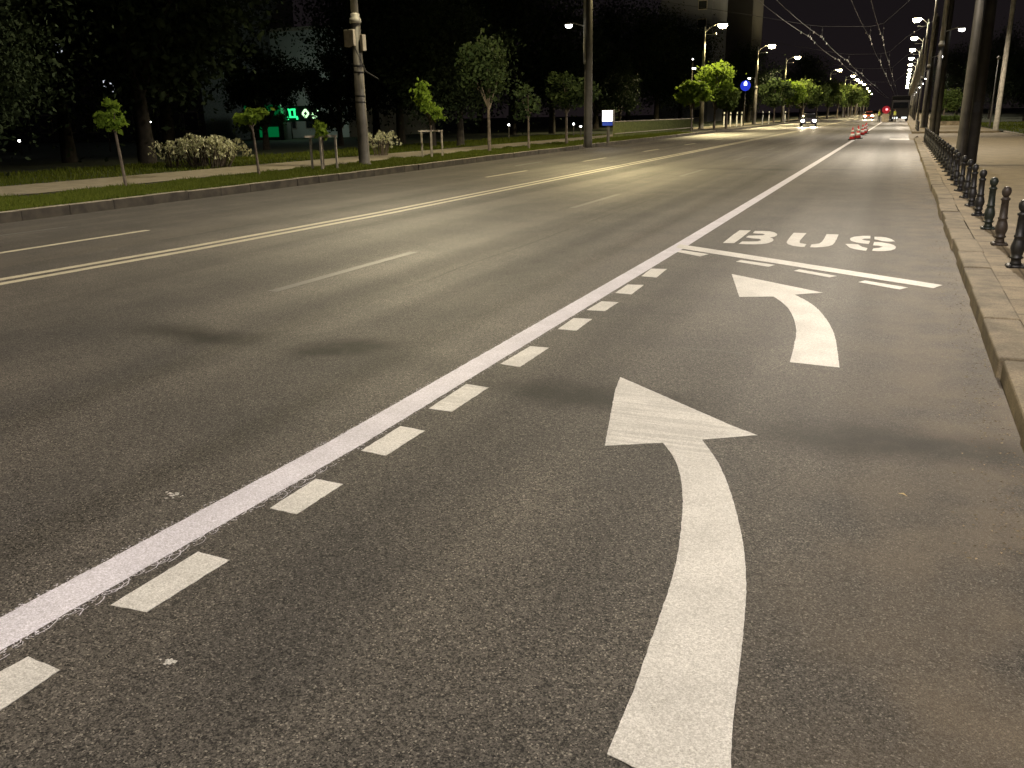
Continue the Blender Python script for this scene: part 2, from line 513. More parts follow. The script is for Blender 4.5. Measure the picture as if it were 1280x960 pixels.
# right pavement: slab strip beside the kerb, smooth strip behind, then lawn edge
pv = MB(); PZ = .13
for y0, y1 in ((-40, 30), (30, 60.5)):
    pv.quad((kr(y0)+.238, y0, PZ), (1.62, y0, PZ), (1.62, y1, PZ), (kr(y1)+.238, y1, PZ))
pv.quad((kr(60.5)+.238, 60.5, PZ), (1.62, 60.5, PZ), (1.62, 62.5, .006), (kr(60.5)+.1, 62.5, .006))
struct(pv.build('pavement', MT['paving']))
EDGE = [at(1280, 178, .13), at(1243, 165, .13)]
ex = 6.35
p2 = MB()
p2.quad((1.62, -40, PZ), (7.6, -40, PZ), (6.35, 68, PZ), (1.62, 60.5, PZ))
p2.quad((1.62, 60.5, PZ), (6.35, 68, PZ), (6.35, 70, .006), (1.62, 62.5, .006))
struct(p2.build('pavement', MT['pavement']))
dw = MB().quad((.6, 57, .004), (7, 57, .004), (7, 72.2, .004), (.6, 72.2, .004))
struct(dw.build('driveway', MT['pavement']))
p3 = MB().box((4.2, 72.25+200, .02), (6.6, 400, .24)); struct(p3.build('pavement', MT['pavement']))
kerb_blocks([(kr(72.5), 72.4), (kr(100), 100), (kr(120), 400)], .25, .155, 2.0, MT['kerb_stone'], 'kerb')
kerb_blocks([(7.62, -40), (7.35, -10), (6.62, 48), (6.38, 68)], .14, .24, 1.5, MT['edging'], 'kerb')
struct(MB().quad((6.5, -40, .16), (90, -40, .16), (90, 260, .16), (6.5, 260, .16)).build('lawn', MT['lawn']))

# left verge, path, park lawn
LL = [p for p in KL if p[1] < 300]
vg = strip(LL, -.2, -3.4, .185); struct(vg.build('verge', MT['soil']))
PATH = [(-19.9, -40), (-19.9, 13), (-19.85, 22), (-19.85, 36), (-19.7, 60), (-19.6, 130), (-19.6, 300)]
struct(strip(PATH, -1.75, 1.45, .2).build('path', MT['path']))
struct(MB().quad((-21.6, -60, .17), (-21.6, 300, .17), (-220, 300, .17), (-220, -60, .17)).build('lawn', MT['lawn']))
struct(strip([p for p in PATH], 1.4, 2.2, .178).build('verge', MT['lawn']))


def grass_patch(n, xf, y0, y1, h0, h1, seed, name, zf=.18, pw=1.0):
    r = np.random.default_rng(seed); V = np.zeros((n*3, 3))
    y = y0+(y1-y0)*r.random(n)**pw
    lo, hi = xf(y); x = lo+(hi-lo)*r.random(n)
    a = r.random(n)*6.283; wd = .008+.012*r.random(n)*(1+y/25); hh = h0+(h1-h0)*r.random(n)*(0.5+np.abs(np.sin(x*3.1+y*1.7)*np.cos(y*.9+x)))
    lx, ly = r.normal(0, .35, n)*hh, r.normal(0, .35, n)*hh
    V[0::3] = np.stack([x-wd*np.cos(a), y-wd*np.sin(a), np.full(n, zf)], 1)
    V[1::3] = np.stack([x+wd*np.cos(a), y+wd*np.sin(a), np.full(n, zf)], 1)
    V[2::3] = np.stack([x+lx, y+ly, zf+hh], 1)
    return tri_mesh(name, V, 3, MT['grass'])


def tri_mesh(name, V, k, mat, parent=None):
    n = len(V)//k; me = bpy.data.meshes.new(name)
    me.vertices.add(n*k); me.vertices.foreach_set('co', V.astype(np.float32).ravel())
    me.loops.add(n*k); me.loops.foreach_set('vertex_index', np.arange(n*k, dtype=np.int32))
    me.polygons.add(n); me.polygons.foreach_set('loop_start', np.arange(0, n*k, k, dtype=np.int32))
    me.update(calc_edges=True); me.validate()
    me.materials.append(mat); o = bpy.data.objects.new(name, me); col.objects.link(o)
    if parent: o.parent = parent
    return o


kx = np.array([p[1] for p in KL]); kv = np.array([p[0] for p in KL])
g = grass_patch(90000, lambda y: (np.interp(y, kx, kv)-.22-(2.65+.2*np.sin(y*2.1)), np.interp(y, kx, kv)-.22), 8, 75, .04, .13, 3, 'verge_grass', pw=1.5)
tag(g, 'short green grass on the verge between left kerb and path', 'grass', kind='stuff')
g = grass_patch(30000, lambda y: (np.full_like(y, -27.5), np.full_like(y, -21.65)), 10, 70, .05, .16, 4, 'lawn_grass', pw=1.4)
tag(g, 'dark park grass beyond the pale path', 'grass', kind='stuff')
g = grass_patch(9000, lambda y: (6.75+(68-y)*.012, np.full_like(y, 14)), 30, 110, .05, .18, 5, 'lawn_grass')
tag(g, 'dark grass behind the low edging right of the pavement', 'grass', kind='stuff')

# ------------------------------------------------------------------ painted markings
Z1 = .0026


def sheet(mb, poly, z, th=.0022):
    """a coat of paint: top face and its thin edge"""
    n = len(mb.v); k = len(poly)
    mb.v += [(x, y, z) for x, y in poly]+[(x, y, max(z-th, .0004)) for x, y in poly]
    a = sum(p[0]*q[1]-q[0]*p[1] for p, q in zip(poly, poly[1:]+poly[:1]))
    mb.f.append(tuple(range(n, n+k)) if a > 0 else tuple(range(n+k-1, n-1, -1)))
    for i in range(k):
        j = (i+1) % k; mb.f.append((n+i, n+k+i, n+k+j, n+j))


def marking(name, polys, mat, label, group=None, z=None, cat='road marking', step=.03, amp=.003):
    mb = MB()
    for p in polys: sheet(mb, rag(p, step, amp*.4), z or Z1)
    return tag(mb.build(name, mat), label, cat, group)


WL = [(-2.92, -4), (-2.72, 1.7), (-2.63, 3.7), (-2.61, 6.0), (-2.56, 11.6), (-2.53, 23), (-2.47, 67), (-2.47, 150)]
WLd = densify(WL[:5], .05)+densify(WL[4:6], .2)[1:]+densify(WL[5:], 3)[1:]
wl = MB(); A = offset_line(WLd, -.098); B = offset_line(WLd, .098)
A = [(x+rnd.gauss(0, .0012), y) for x, y in A]; B = [(x+rnd.gauss(0, .0012), y) for x, y in B]
for i in range(len(WLd)-1): wl.quad((*A[i], Z1), (*B[i], Z1), (*B[i+1], Z1), (*A[i+1], Z1))
# thin threads of paint flung off along the right edge of the nearest stretch
lane = tag(wl.build('lane_line', MT['paint_new']), 'long solid fresh white line running up the road beside the bus lane', 'road marking')
th = MB()
for i in range(42):
    y = 1.45+2.1*rnd.random()**1.3; x0 = float(np.interp(y, [p[1] for p in WL], [p[0] for p in WL]))+.095
    a = rnd.uniform(-1.2, 1.2); r0 = rnd.uniform(.012, .045); pts = []
    cxp, cyp = x0+rnd.uniform(-.012, .03), y
    for k in range(7):
        t = k/6*rnd.uniform(1.8, 2.6)-1.0
        pts.append((cxp+math.cos(a+t)*r0*rnd.uniform(.8, 1.1), cyp+math.sin(a+t)*r0*1.5))
    wd = rnd.uniform(.001, .0024)
    s0, s1 = offset_line(pts, -wd), offset_line(pts, wd)
    for k in range(6): th.quad((*s0[k], .0012+i*2e-5), (*s1[k], .0012+i*2e-5), (*s1[k+1], .0012+i*2e-5), (*s0[k+1], .0012+i*2e-5))
for i in range(1500):   # overspray specks on both edges
    y = 1.3+7*rnd.random()**1.6; s = rnd.choice((-1, 1)); x0 = float(np.interp(y, [p[1] for p in WL], [p[0] for p in WL]))+s*(.098+abs(rnd.gauss(0, .016)))
    q = rnd.uniform(.0015, .004); zz = .0006+i*8e-7; th.quad((x0-q, y-q, zz), (x0+q, y-q*.6, zz), (x0+q*.7, y+q, zz), (x0-q*.8, y+q*.7, zz))
th.build('paint_threads', MT['paint_new'], lane)

DB = [(-9.65, -4), (-9.32, 6.7), (-9.08, 9.5), (-8.87, 14.3), (-8.85, 24), (-8.75, 45), (-8.6, 90), (-8.6, 400)]
DBd = densify(DB, 1.0)
for o0, o1, nm in ((-.22, -.07, 'left'), (.07, .22, 'right')):
    tag(strip(DBd, o0, o1, Z1).build('centre_line', MT['paint_cream']), f'{nm} stripe of the worn cream double line along the road centre', 'road marking')

dash_px = [[(35.6, 821), (75, 838), (-18, 902), (-80, 884)], [(247.5, 690), (287, 700.5), (183.7, 765.7), (138.7, 756.7)], [(395, 599), (429, 605.6), (371, 643), (337.5, 635.6)],
           [(500.7, 533), (531, 538.8), (482.6, 570), (451.5, 563.5)], [(582.7, 480.4), (611, 484.7), (564.7, 515), (536, 511)], [(663, 432.9), (686, 435), (650, 459), (625.7, 455)],
           [(717, 397.8), (740, 399), (720.5, 413.5), (697.5, 411.5)], [(751.7, 376.8), (773, 378), (756, 389), (733.6, 387.6)], [(784.5, 355.8), (804.8, 356.4), (789.4, 368), (769, 366.3)],
           [(814, 336), (833.7, 336.4), (820.6, 347), (801.9, 345.3)]]
for i, q in enumerate(dash_px):
    lab = 'nearest short white dash beside the solid line, cut by the frame edge' if i == 0 else (
        'farthest short white dash beside the solid line, just before the entry bar' if i == 9 else f'{ORD[i]} short white dash beside the solid line, counted from the camera')
    marking('lane_dash', [[at(*p) for p in q]], MT['paint'], lab, 'short white dashes beside the solid line', step=.025, amp=.003)

stop_top = [(849, 305.5), (890, 311.7), (1178, 356.7)]; stop_bot = [(1166.5, 360.6), (890, 317.0), (845, 309.8)]
marking('entry_line', [[at(*p) for p in stop_top+stop_bot]], MT['paint'], 'solid white bar slanting across the entry to the bus lane', z=.0036)
bars = [[(851, 311.3), (885.6, 316.6), (875, 319.3), (847, 313.8)], [(926.3, 324), (968.5, 330), (960.5, 332.5), (920, 325.8)],
        [(999, 335.6), (1046.5, 344), (1036.5, 345.6), (992, 337.5)], [(1081, 349.6), (1134.8, 358.4), (1124.5, 360.8), (1072.8, 351.6)]]
for i, q in enumerate(bars):
    marking('entry_dash', [[at(p[0], p[1]+1.3) for p in q]], MT['paint'], f'{["leftmost", "second from left", "third from left", "rightmost"][i]} white dash under the slanting bus lane entry bar',
            'white dashes under the entry bar', z=.0031)


def lt(pts, ox, oy, k=16.0): return [at(ox+x/k, oy+y/k) for x, y in pts]


bus = thing('lane_lettering', 'white stencilled letters BUS painted on the bus lane', 'road marking', (*at(1012, 300), 0))
bx, by = bus.location.x, bus.location.y


def letter(polys):
    mb = MB()
    for p in polys: sheet(mb, [(x-bx, y-by) for x, y in rag(p, .04, .001)], Z1)
    mb.build('letter', MT['paint'], bus)


letter([lt([(60, 380), (220, 250), (390, 128), (615, 130), (540, 190), (450, 262), (280, 385), (160, 382)], 900, 280),
        lt([(655, 185), (700, 142), (860, 142), (1000, 150), (1090, 170), (1145, 205), (1130, 235), (1080, 258), (990, 268), (1050, 290), (1075, 320), (1050, 350), (960, 385), (850, 402),
            (700, 408), (520, 405), (375, 398), (440, 352), (600, 352), (760, 350), (830, 325), (790, 298), (660, 290), (520, 268), (570, 236), (720, 232), (850, 230), (905, 212), (850, 195), (740, 192)], 900, 280)])
letter([lt([(275, 178), (530, 184), (470, 250), (400, 330), (390, 370), (410, 388), (525, 405), (485, 462), (400, 458), (260, 440), (160, 405), (130, 370), (150, 330), (210, 250)], 975, 280),
        lt([(930, 205), (1170, 212), (1130, 310), (1080, 390), (1040, 425), (960, 450), (850, 465), (700, 472), (600, 465), (630, 412), (790, 392), (835, 360), (880, 300)], 975, 280)])
letter([lt([(608, 160), (450, 160), (290, 176), (215, 200), (198, 225), (225, 260), (330, 290), (460, 312), (575, 322), (598, 262), (520, 255), (430, 232), (480, 216), (606, 212)], 1050, 285),
        lt([(110, 322), (230, 322), (360, 330), (440, 380), (548, 405), (520, 460), (420, 445), (290, 425), (190, 395)], 1050, 285),
        lt([(690, 178), (820, 180), (930, 195), (1030, 225), (1098, 268), (960, 276), (830, 262), (760, 240), (688, 228)], 1050, 285),
        lt([(680, 280), (820, 288), (980, 315), (1080, 345), (1120, 385), (1100, 420), (1020, 450), (880, 464), (740, 465), (640, 455), (665, 412), (780, 402), (865, 378), (780, 356), (660, 348)], 1050, 285)])

arL = smooth_poly([(828.7, 553.8), (841.9, 570.6), (849.4, 589.4), (853, 612), (853.5, 640), (848, 693), (836, 739), (815, 797), (792, 864), (758.7, 943)])
arR = smooth_poly([(913, 1016), (913, 960), (915.5, 906), (927.5, 810), (933.7, 739), (930, 681), (918.7, 634), (913, 613.8), (900, 581.9), (888.7, 565), (877.5, 550)])
marking('turn_arrow', [[at(*p) for p in arL+arR+[(946.9, 544.4), (918.7, 534), (775.3, 471.6), (769, 488), (756, 557.5)]]], MT['paint'],
        'large white curved arrow in the foreground bending left to the solid line', cat='road arrow', step=.02, amp=.0025)
a2L = smooth_poly([(967.3, 370.8), (983.7, 382.5), (992, 396.6), (996, 413), (993, 432), (987.3, 452.8)])
a2R = smooth_poly([(1049.4, 459.8), (1044.7, 422.3), (1037.6, 406), (1026, 389.5), (1011.9, 377.8), (993, 368.4)])
marking('turn_arrow', [[at(*p) for p in a2L+a2R+[(1028.3, 366), (914.6, 342.7), (924, 371.2)]]], MT['paint'],
        'smaller white curved arrow farther on, below the slanting entry bar', cat='road arrow', step=.03, amp=.003)


def dash_row(x_at, ys, wid, mat, label_fn, group):
    for i, (a, b) in enumerate(ys):
        pts = densify([(x_at(a), a), (x_at(b), b)], .25)
        A = offset_line(pts, -wid/2); B = offset_line(pts, wid/2)
        marking('lane_dash', [A+B[::-1]], mat, label_fn(i), group, step=.3, amp=.004)


dash_row(lambda y: float(np.interp(y, [0, 7, 16, 30], [-6.0, -5.87, -5.66, -5.58])), [(7.2, 10.1), (16.0, 19.1), (25, 28.2), (34, 37), (43, 46), (52, 55), (61, 64), (70, 73)], .13, MT['paint_faded'],
         lambda i: ('nearest faded grey lane dash between solid line and double centre line' if i == 0 else f'{ORD[i]} faded grey lane dash from the camera, right of the double line'), 'faded lane dashes right of the centre line')
dash_row(lambda y: -11.5+.03*(y-8.4) if y < 15 else -11.2, [(5.5, 11.0), (24, 27.2), (33, 36), (42, 45), (51, 54), (60, 63)], .12, MT['paint_cream'],
         lambda i: ('nearest thin pale lane dash left of the double line' if i == 0 else f'{ORD[i]} thin pale lane dash from the camera, left of the double line'), 'thin lane dashes left of the centre line')
marking('edge_dash', [[(-13.55, 8.5), (-13.43, 8.5), (-13.2, 11.0), (-13.32, 11.0)]], MT['paint_faded'], 'short faded edge stripe near the left kerb at the frame edge')
marking('edge_dash', [[at(644, 208), at(644, 206.8), at(678, 201.6), at(678, 202.6)]], MT['paint_faded'], 'thin faded edge stripe farther up near the left kerb')
marking('driveway_mark', [[at(1112, 174.4), at(1140, 174.6), at(1140, 173.6), at(1112, 173.4)]], MT['paint'], 'thin short white stripe across the end of the bus lane by the driveway')

# specks of paint, chalk, a fallen leaf
for cxp, cyp, s, lab in ((212, 827, 7, 'small white paint splash on the asphalt right of the nearest dash'), (215, 618, 10, 'small white paint smear on asphalt left of the solid line')):
    mb = MB()
    for i in range(26):
        x, y = at(cxp+rnd.gauss(0, s*.6), cyp+rnd.gauss(0, s*.22)); q = rnd.uniform(.002, .007)
        zz = .0012+i*4e-5; mb.quad((x-q, y-q*.7, zz), (x+q, y-q, zz), (x+q*.8, y+q, zz), (x-q, y+q*.6, zz))
    tag(mb.build('paint_splash', MT['paint']), lab, 'paint splash')
mb = MB(); pts = [at(851+t*77, 434.5+t*7+math.sin(t*9)*.5) for t in [i/14 for i in range(15)]]
s0, s1 = offset_line(pts, -.006), offset_line(pts, .006)
for k in range(14): mb.quad((*s0[k], 0.0018), (*s1[k], 0.0018), (*s1[k+1], 0.0018), (*s0[k+1], 0.0018))
tag(mb.build('chalk_line', MT['paint_faded']), 'thin chalk line across the lane left of the smaller arrow', 'chalk line')
x, y = at(1128, 620)
mb = MB(); mb.quad((x-.02, y+.01, .006), (x, y-.006, .012), (x+.022, y-.012, .006), (x+.004, y+.006, .014))
tag(mb.build('fallen_leaf', Mat('dry leaf', .7).base((.55, .42, .2)).m), 'tiny dry yellow leaf on asphalt right of the large arrow', 'leaf')

# grit and bits of leaf swept into the gutter
mb = MB(); rg = random.Random(5)
for i in range(1500):
    y = 3.5+26*rg.random()**1.5; x = kr(y)-abs(rg.gauss(0, .14))-.004; q = rg.uniform(.003, .011); a = rg.uniform(0, 6.28); h = rg.uniform(.001, .006)
    c_, s_ = math.cos(a)*q, math.sin(a)*q
    mb.quad((x-c_, y-s_, h), (x+s_*.5, y-c_*.5, h+.003), (x+c_, y+s_, h), (x-s_*.5, y+c_*.5, h+.002))
tag(mb.build('gutter_grit', simple('grit and dry leaf bits', (.26, .2, .12), .8, var=.6, scale=40)), 'pale grit and leaf bits in the gutter along the right kerb', 'grit', kind='stuff')

# ------------------------------------------------------------------ bollards
def bollard(label, y, mat):
    t = thing('bollard', label, 'bollard', (1.235, y, PZ), 0, 'cast-iron bollards along the right kerb')
    mb = MB().lathe([(.088, 0), (.088, .018), (.075, .03)], seg=20)
    for a in range(4):
        an = a*math.pi/2+.78; mb.lathe([(.03, 0), (.03, .02), (.018, .03)], (.085*math.cos(an), .085*math.sin(an), 0), 8)
    mb.build('base_plate', mat, t, True)
    MB().lathe([(.06, .028), (.05, .05), (.046, .085), (.062, .092), (.062, .105), (.048, .115), (.058, .15), (.068, .19), (.066, .225), (.054, .27), (.045, .30), (.052, .305), (.054, .32),
                (.046, .33), (.042, .42), (.040, .52), (.050, .526), (.052, .545), (.04, .553), (.030, .565)], seg=20).build('shaft', mat, t, True)
    MB().lathe([(.026, .562), (.034, .575), (.046, .592), (.052, .615), (.052, .635), (.046, .66), (.034, .675), (.015, .684)], seg=18).build('finial', mat, t, True)
    return t


protos = {k: None for k in ('iron', 'iron_brown', 'iron_green')}
by_ = [10.17, 11.84, 13.42, 15.1]+[15.1+1.52*k for k in range(1, 24)]
for i, y in enumerate(by_):
    k = {1: 'iron_brown', 2: 'iron_green'}.get(i, 'iron')
    lab = {0: 'nearest black cast-iron bollard on the pavement, cut by the right frame edge', 1: 'brownish bollard just behind the nearest one, on the right pavement',
           2: 'dark green tinted bollard behind the brownish one, on the right pavement', len(by_)-1: 'farthest black bollard of the long row, before the driveway gap'}.get(
        i, f'{ORD[i]} black bollard from the camera in the row on the right pavement')
    if protos[k] is None: protos[k] = bollard(lab, y, MT[k])
    else: dup(protos[k], (1.235+rnd.gauss(0, .008), y, PZ), rnd.uniform(0, 6), lab).rotation_euler = (rnd.gauss(0, .018), rnd.gauss(0, .018), rnd.uniform(0, 6))
for i in range(9):
    dup(protos['iron'], (1.3, 74+1.55*i, .14), 0, f'{ORD[i]} black bollard beyond the driveway, in the far row by the right poles', 'bollards beyond the driveway')


# ------------------------------------------------------------------ street lamps
def lamp_light(name, parent, loc, power, colr, side, cut=(.26, .52), rad=.14):
    ld = bpy.data.lights.new(name, 'POINT'); ld.energy = power; ld.color = colr; ld.shadow_soft_size = rad
    ld.use_nodes = True; nt = ld.node_tree; em = nt.nodes['Emission']
    tc = nt.nodes.new('ShaderNodeTexCoord'); s = nt.nodes.new('ShaderNodeSeparateXYZ'); nt.links.new(tc.outputs['Normal'], s.inputs[0])
    ab = nt.nodes.new('ShaderNodeMath'); ab.operation = 'ABSOLUTE'; nt.links.new(s.outputs['Z'], ab.inputs[0])
    def mth(op, a, b):
        n = nt.nodes.new('ShaderNodeMath'); n.operation = op
        for i, q in enumerate((a, b)):
            if isinstance(q, (int, float)): n.inputs[i].default_value = q
            else: nt.links.new(q, n.inputs[i])
        return n.outputs[0]

    def stp(v, a, b):
        n = nt.nodes.new('ShaderNodeMapRange'); n.interpolation_type = 'SMOOTHSTEP'; nt.links.new(v, n.inputs['Value'])
        n.inputs['From Min'].default_value = a; n.inputs['From Max'].default_value = b; return n.outputs[0]
    c_ = ab.outputs[0]
    k = mth('POWER', mth('MAXIMUM', c_, .3), -2.1)               # batwing distribution of a road lantern
    k = mth('MULTIPLY', k, stp(c_, *cut))                        # cut-off towards the horizon
    k = mth('MULTIPLY', k, stp(mth('MULTIPLY', s.outputs['X'], float(side)), -.9, -.68))   # shield behind the lantern
    nt.links.new(k, em.inputs['Strength'])
    o = bpy.data.objects.new(name, ld); col.objects.link(o); o.parent = parent; o.location = loc
    return o


def head(parent, end, s, lens_mat, sz=1.0, name='lamp_head'):
    """lantern at the arm's end; s = +1 if the arm points to +x"""
    x, y, z = end; L, W = .62*sz, .28*sz
    ring = lambda f, zz, w=1.0: [(x+s*(L*a*f), y+W/2*b*f*w, zz) for a, b in ((-.5, -.7), (-.35, -1), (.35, -1), (.5, -.6), (.5, .6), (.35, 1), (-.35, 1), (-.5, .7))]
    h = MB().loft([ring(1.0, z), ring(1.02, z+.05*sz), ring(.8, z+.12*sz), ring(.4, z+.15*sz)]).build(name, MT['housing'], parent, False)
    MB().loft([ring(.4, z-.25*sz), ring(.72, z-.21*sz), ring(.9, z-.1*sz), ring(.92, z-.003)]).build('lens', lens_mat, h, True)
    return h


def street_lamp(label, loc, s, H, arm, power, colr, lens, group, zc=5.0, boxes=False, low=True, slim=1.0):
    t = thing('street_lamp', label, 'street lamp', loc, 0, group)
    MB().lathe([(.30*slim, -.05), (.30*slim, .06), (.25*slim, .12), (.235*slim, 1.0), (.205*slim, zc)], seg=20).build('pole', MT['pole'], t, True)
    q = .35+.65*slim; MB().lathe([(.21*q, zc), (.235*q, zc+.05), (.225*q, zc+.14), (.17*q, zc+.2), (.18*q, zc+.28), (.13*q, zc+.32)], seg=18).build('collar', MT['pole_light'], t, True)
    MB().lathe([(.125, zc+.3), (.10, H-1.2), (.085, H)], seg=14).build('upper_pole', MT['pole_light'], t, True)
    MB().tube([(s*-.17, .12, zc+.1), (s*-.17, .12, H-2.2)], .045, 8).build('cable_conduit', MT['pole_light'], t, True)
    MB().tube([(0, 0, H-.55), (s*.4, 0, H-.2), (s*arm*.6, 0, H+.12), (s*(arm-.25), 0, H+.2)], [.05, .045, .04, .035], 8).build('arm', MT['pole_light'], t, True)
    h = head(t, (s*arm, 0, H+.12), s, lens, 1.5)
    if power: lamp_light('lantern_light', t, (s*arm, 0, H-.36), power, colr, s)
    MB().box((s*.55, 0, H-.75), (1.0, .05, .05)).box((s*.95, 0, H-.72), (.34, .2, .1)).build('bracket', MT['pole_light'], t)
    if low:
        MB().tube([(0, 0, 5.75), (s*-.75, 0, 5.98)], .03, 8).build('lower_arm', MT['pole_light'], t, True)
        lh = head(t, (s*-.95, 0, 5.9), -s, MT['lens_small'], .6, 'lower_lamp')
    if boxes:
        MB().box((.0, -.235, zc-.45), (.17, .14, .5)).build('service_box', MT['box'], t, bevel=.012); MB().box((-.27, -.05, zc-.45), (.2, .24, .52)).build('service_box', MT['box'], t, bevel=.012); MB().box((.25, .0, zc-.6), (.11, .2, .5)).build('service_box', MT['box'], t, bevel=.012)
        for zz in (zc-1.35, zc-1.55, zc-2.3, zc-2.5): MB().lathe([(.176, zz), (.183, zz+.02), (.183, zz+.05), (.176, zz+.07)], seg=18).build('band', MT['band'], t, True)
        MB().tube([(.1, -.24, zc-.8), (.35, -.1, zc-1.5), (.75, 0, zc-1.75)], .02, 6).build('hanging_cable', MT['band'], t)
    return t


RG, LG = 'lamp posts along the right pavement', 'lamp posts along the left kerb'
RY = [-2.0, 28.6, 58.6, 87, 118, 148, 176, 205, 234, 263, 292, 321, 350, 390, 430, 470]
rp = None
for i, y in enumerate(RY):
    lab = {0: None, 1: 'thick grey lamp post nearest the camera, behind the bollards on the right', 2: 'second lamp post from the camera on the right, beside the end of the bollard row',
           3: 'third lamp post from the camera on the right, beyond the driveway'}.get(i, f'lit street lamp on the right side, {ORD[i]} post from the camera' if i < 9 else 'tiny distant lit street lamp of the right row')
    if i == 0: lab = 'street lamp standing behind the camera on the right pavement'
    loc = (1.62+.002*y, y, .13)
    if rp is None: rp = street_lamp(lab, loc, -1, 11.5, 1.25, P_RIGHT, C_RIGHT, MT['lens'], RG, 5.0, slim=.56)
    else:
        q = dup(rp, loc, 0, lab)
        for ch in kids(q):
            if ch.type == 'LIGHT':
                if i == 1: warm = ch.data.copy(); warm.energy = P_RIGHT*.84; warm.color = (1.0, .865, .69)
                ch.data = warm
mast = None
for i, y in enumerate(RY[:4]):
    lab = {0: 'dark wire mast standing behind the camera', 1: 'dark wire mast close behind the nearest right lamp post', 2: 'dark wire mast beside the second right lamp post'}.get(
        i, f'dark wire mast beside the {ORD[i-1]} lamp post on the right')
    loc = (1.90+.002*y, y+.12, .13)
    if mast is None:
        mast = thing('wire_mast', lab, 'mast', loc, 0, 'dark wire masts along the right pavement')
        MB().lathe([(.17, -.05), (.16, .3), (.125, 8.9), (.11, 9.05)], seg=18).build('pole', MT['mast'], mast, True)
        MB().lathe([(.13, 8.6), (.15, 8.62), (.15, 8.8), (.13, 8.82)], seg=16).build('wire_band', MT['band'], mast, True)
        MB().box((-.02, -.155, 1.6), (.16, .05, .3)).build('access_cover', MT['band'], mast)
    else: dup(mast, loc, 0, lab)
LPX = [(None, -6, -16.6), (None, 26.15, -16.79), (None, 44.2, None), (880.5, 92, None), (944, 124, None)]
lp = street_lamp('grey lamp post with service boxes and black bands on the left verge', (-16.79, 26.15, .19), 1, 9.7, 1.7, P_LEFT, C_LEFT, MT['lens_warm'], LG, 4.55, True, False, slim=.78)
l2 = street_lamp('left lamp post by the white light box, small lit lamp facing the park', (gx(733, 44.2, 110), 44.2, .19), 1, 9.7, 1.7, P_LEFT*1.05, C_YEL, MT['lens_warm'], LG, 4.0, slim=.5)
dup(lp, (-16.7, -7, .19), 0, 'street lamp standing behind the camera on the left verge')
l3 = street_lamp('lit warm street lamp rising out of the bright green trees on the left', (gx(880.5, 92, 60), 92, .19), 1, 9.7, 1.7, P_LEFT*3.0, C_YEL, MT['lens_warm'], LG, 4.55)
for i, (px, Y) in enumerate(((945, 124), (980.5, 152), (1037, 205), (1056, 243), (1062.5, 272), (1067.5, 298), (1073, 325), (1078, 380), (1082, 440), (1086, 520))):
    dup(l3, (gx(px, Y, 110), Y, .19), 0, ['lit street lamp on the left beside the blue sign, post bare to the ground', 'third lit street lamp of the left row, above the rounded bright tree',
        'lit street lamp with a long arm in the far left row, left of the cluster'][i] if i < 3 else 'small distant lit street lamp in the far left row', LG)

X = gx(736.0, 43.6, 110)
t = thing('wire_mast', 'tall dark wire mast just right of the left lamp post by the light box', 'mast', (X, 43.6, .19))
MB().lathe([(.2, -.05), (.19, .3), (.15, 9.4), (.13, 9.5)], seg=18).build('pole', MT['mast'], t, True)
MB().lathe([(.17, 8.6), (.185, 8.62), (.185, 8.8), (.17, 8.82)], seg=16).build('wire_band', MT['band'], t, True)

# ------------------------------------------------------------------ other poles on the right
t = thing('lamp_post', 'slim pale concrete post at the corner of the right lawn', 'post', (6.35, 73.2, .14))
MB().lathe([(.21, -.02), (.19, .1), (.17, 3), (.145, 8.6), (.12, 8.75)], seg=14).build('post', MT['concrete'], t, True)
MB().lathe([(.13, 8.752), (.15, 8.78), (.13, 8.86), (.05, 8.9)], seg=14).build('cap', MT['concrete'], t, True)
t = thing('lamp_post', 'thin dark post with small ball lamp left of the pale concrete post', 'post', (gx(1238, 82), 82, .14))
MB().lathe([(.1, 0), (.07, .2), (.05, 5.2)], seg=10).build('post', MT['pole'], t, True)
MB().blob((0, 0, 5.32), .14).build('globe', MT['housing'], t, True)

# ------------------------------------------------------------------ overhead wires
def sag_line(a, b, sag, n=16):
    a, b = Vector(a), Vector(b); return [tuple(a.lerp(b, i/n)-Vector((0, 0, sag*4*(i/n)*(1-i/n)))) for i in range(n+1)]


def shape_mesh(mb, name, mat):
    me = bpy.data.meshes.new(name); me.from_pydata(mb.v, [], mb.f); me.materials.append(mat); return me


def inst(me, name, parent, loc):
    o = bpy.data.objects.new(name, me); col.objects.link(o); o.parent = parent; o.location = loc; return o


CLAMP = shape_mesh(MB().lathe([(.014, -.05), (.03, -.03), (.03, .04), (.014, .07)], seg=8), 'clamp', MT['clamp'])
INSUL = shape_mesh(MB().lathe([(.02, -.08), (.045, -.05), (.045, .05), (.02, .08)], seg=8), 'insulator', MT['clamp'])

SPY = [(28.6, 26.15), (58.6, 58.6), (87, 92), (118, 124), (176, 180)]
for X, z, nm in ((-1.45, 5.75, 'rightmost'), (-2.15, 5.8, 'second from right'), (-4.85, 5.95, 'third from right'), (-5.55, 6.0, 'leftmost')):
    pts = []; ys = [-10]+[a for a, _ in SPY]+[380]
    for a, b in zip(ys[:-1], ys[1:]):
        seg = sag_line((X, a, z), (X, b, z), .16, 10); pts += seg if not pts else seg[1:]
    o = MB().tube(pts, .013, 6).build('trolley_wire', MT['wire'], None, True)
    tag(o, f'{nm} of the four trolley wires hung along the road', 'overhead wire', 'trolley wires along the road')
    rr = random.Random(int(X*100))
    for a in ys[1:-1]:
        for d in ((-4.8, -.9, 0, 1.1, 4.2) if a < 130 else (0,)):
            inst(CLAMP, 'clamp', o, (X, a+d+rr.uniform(-.6, .6), z+.01-abs(d)*.03))
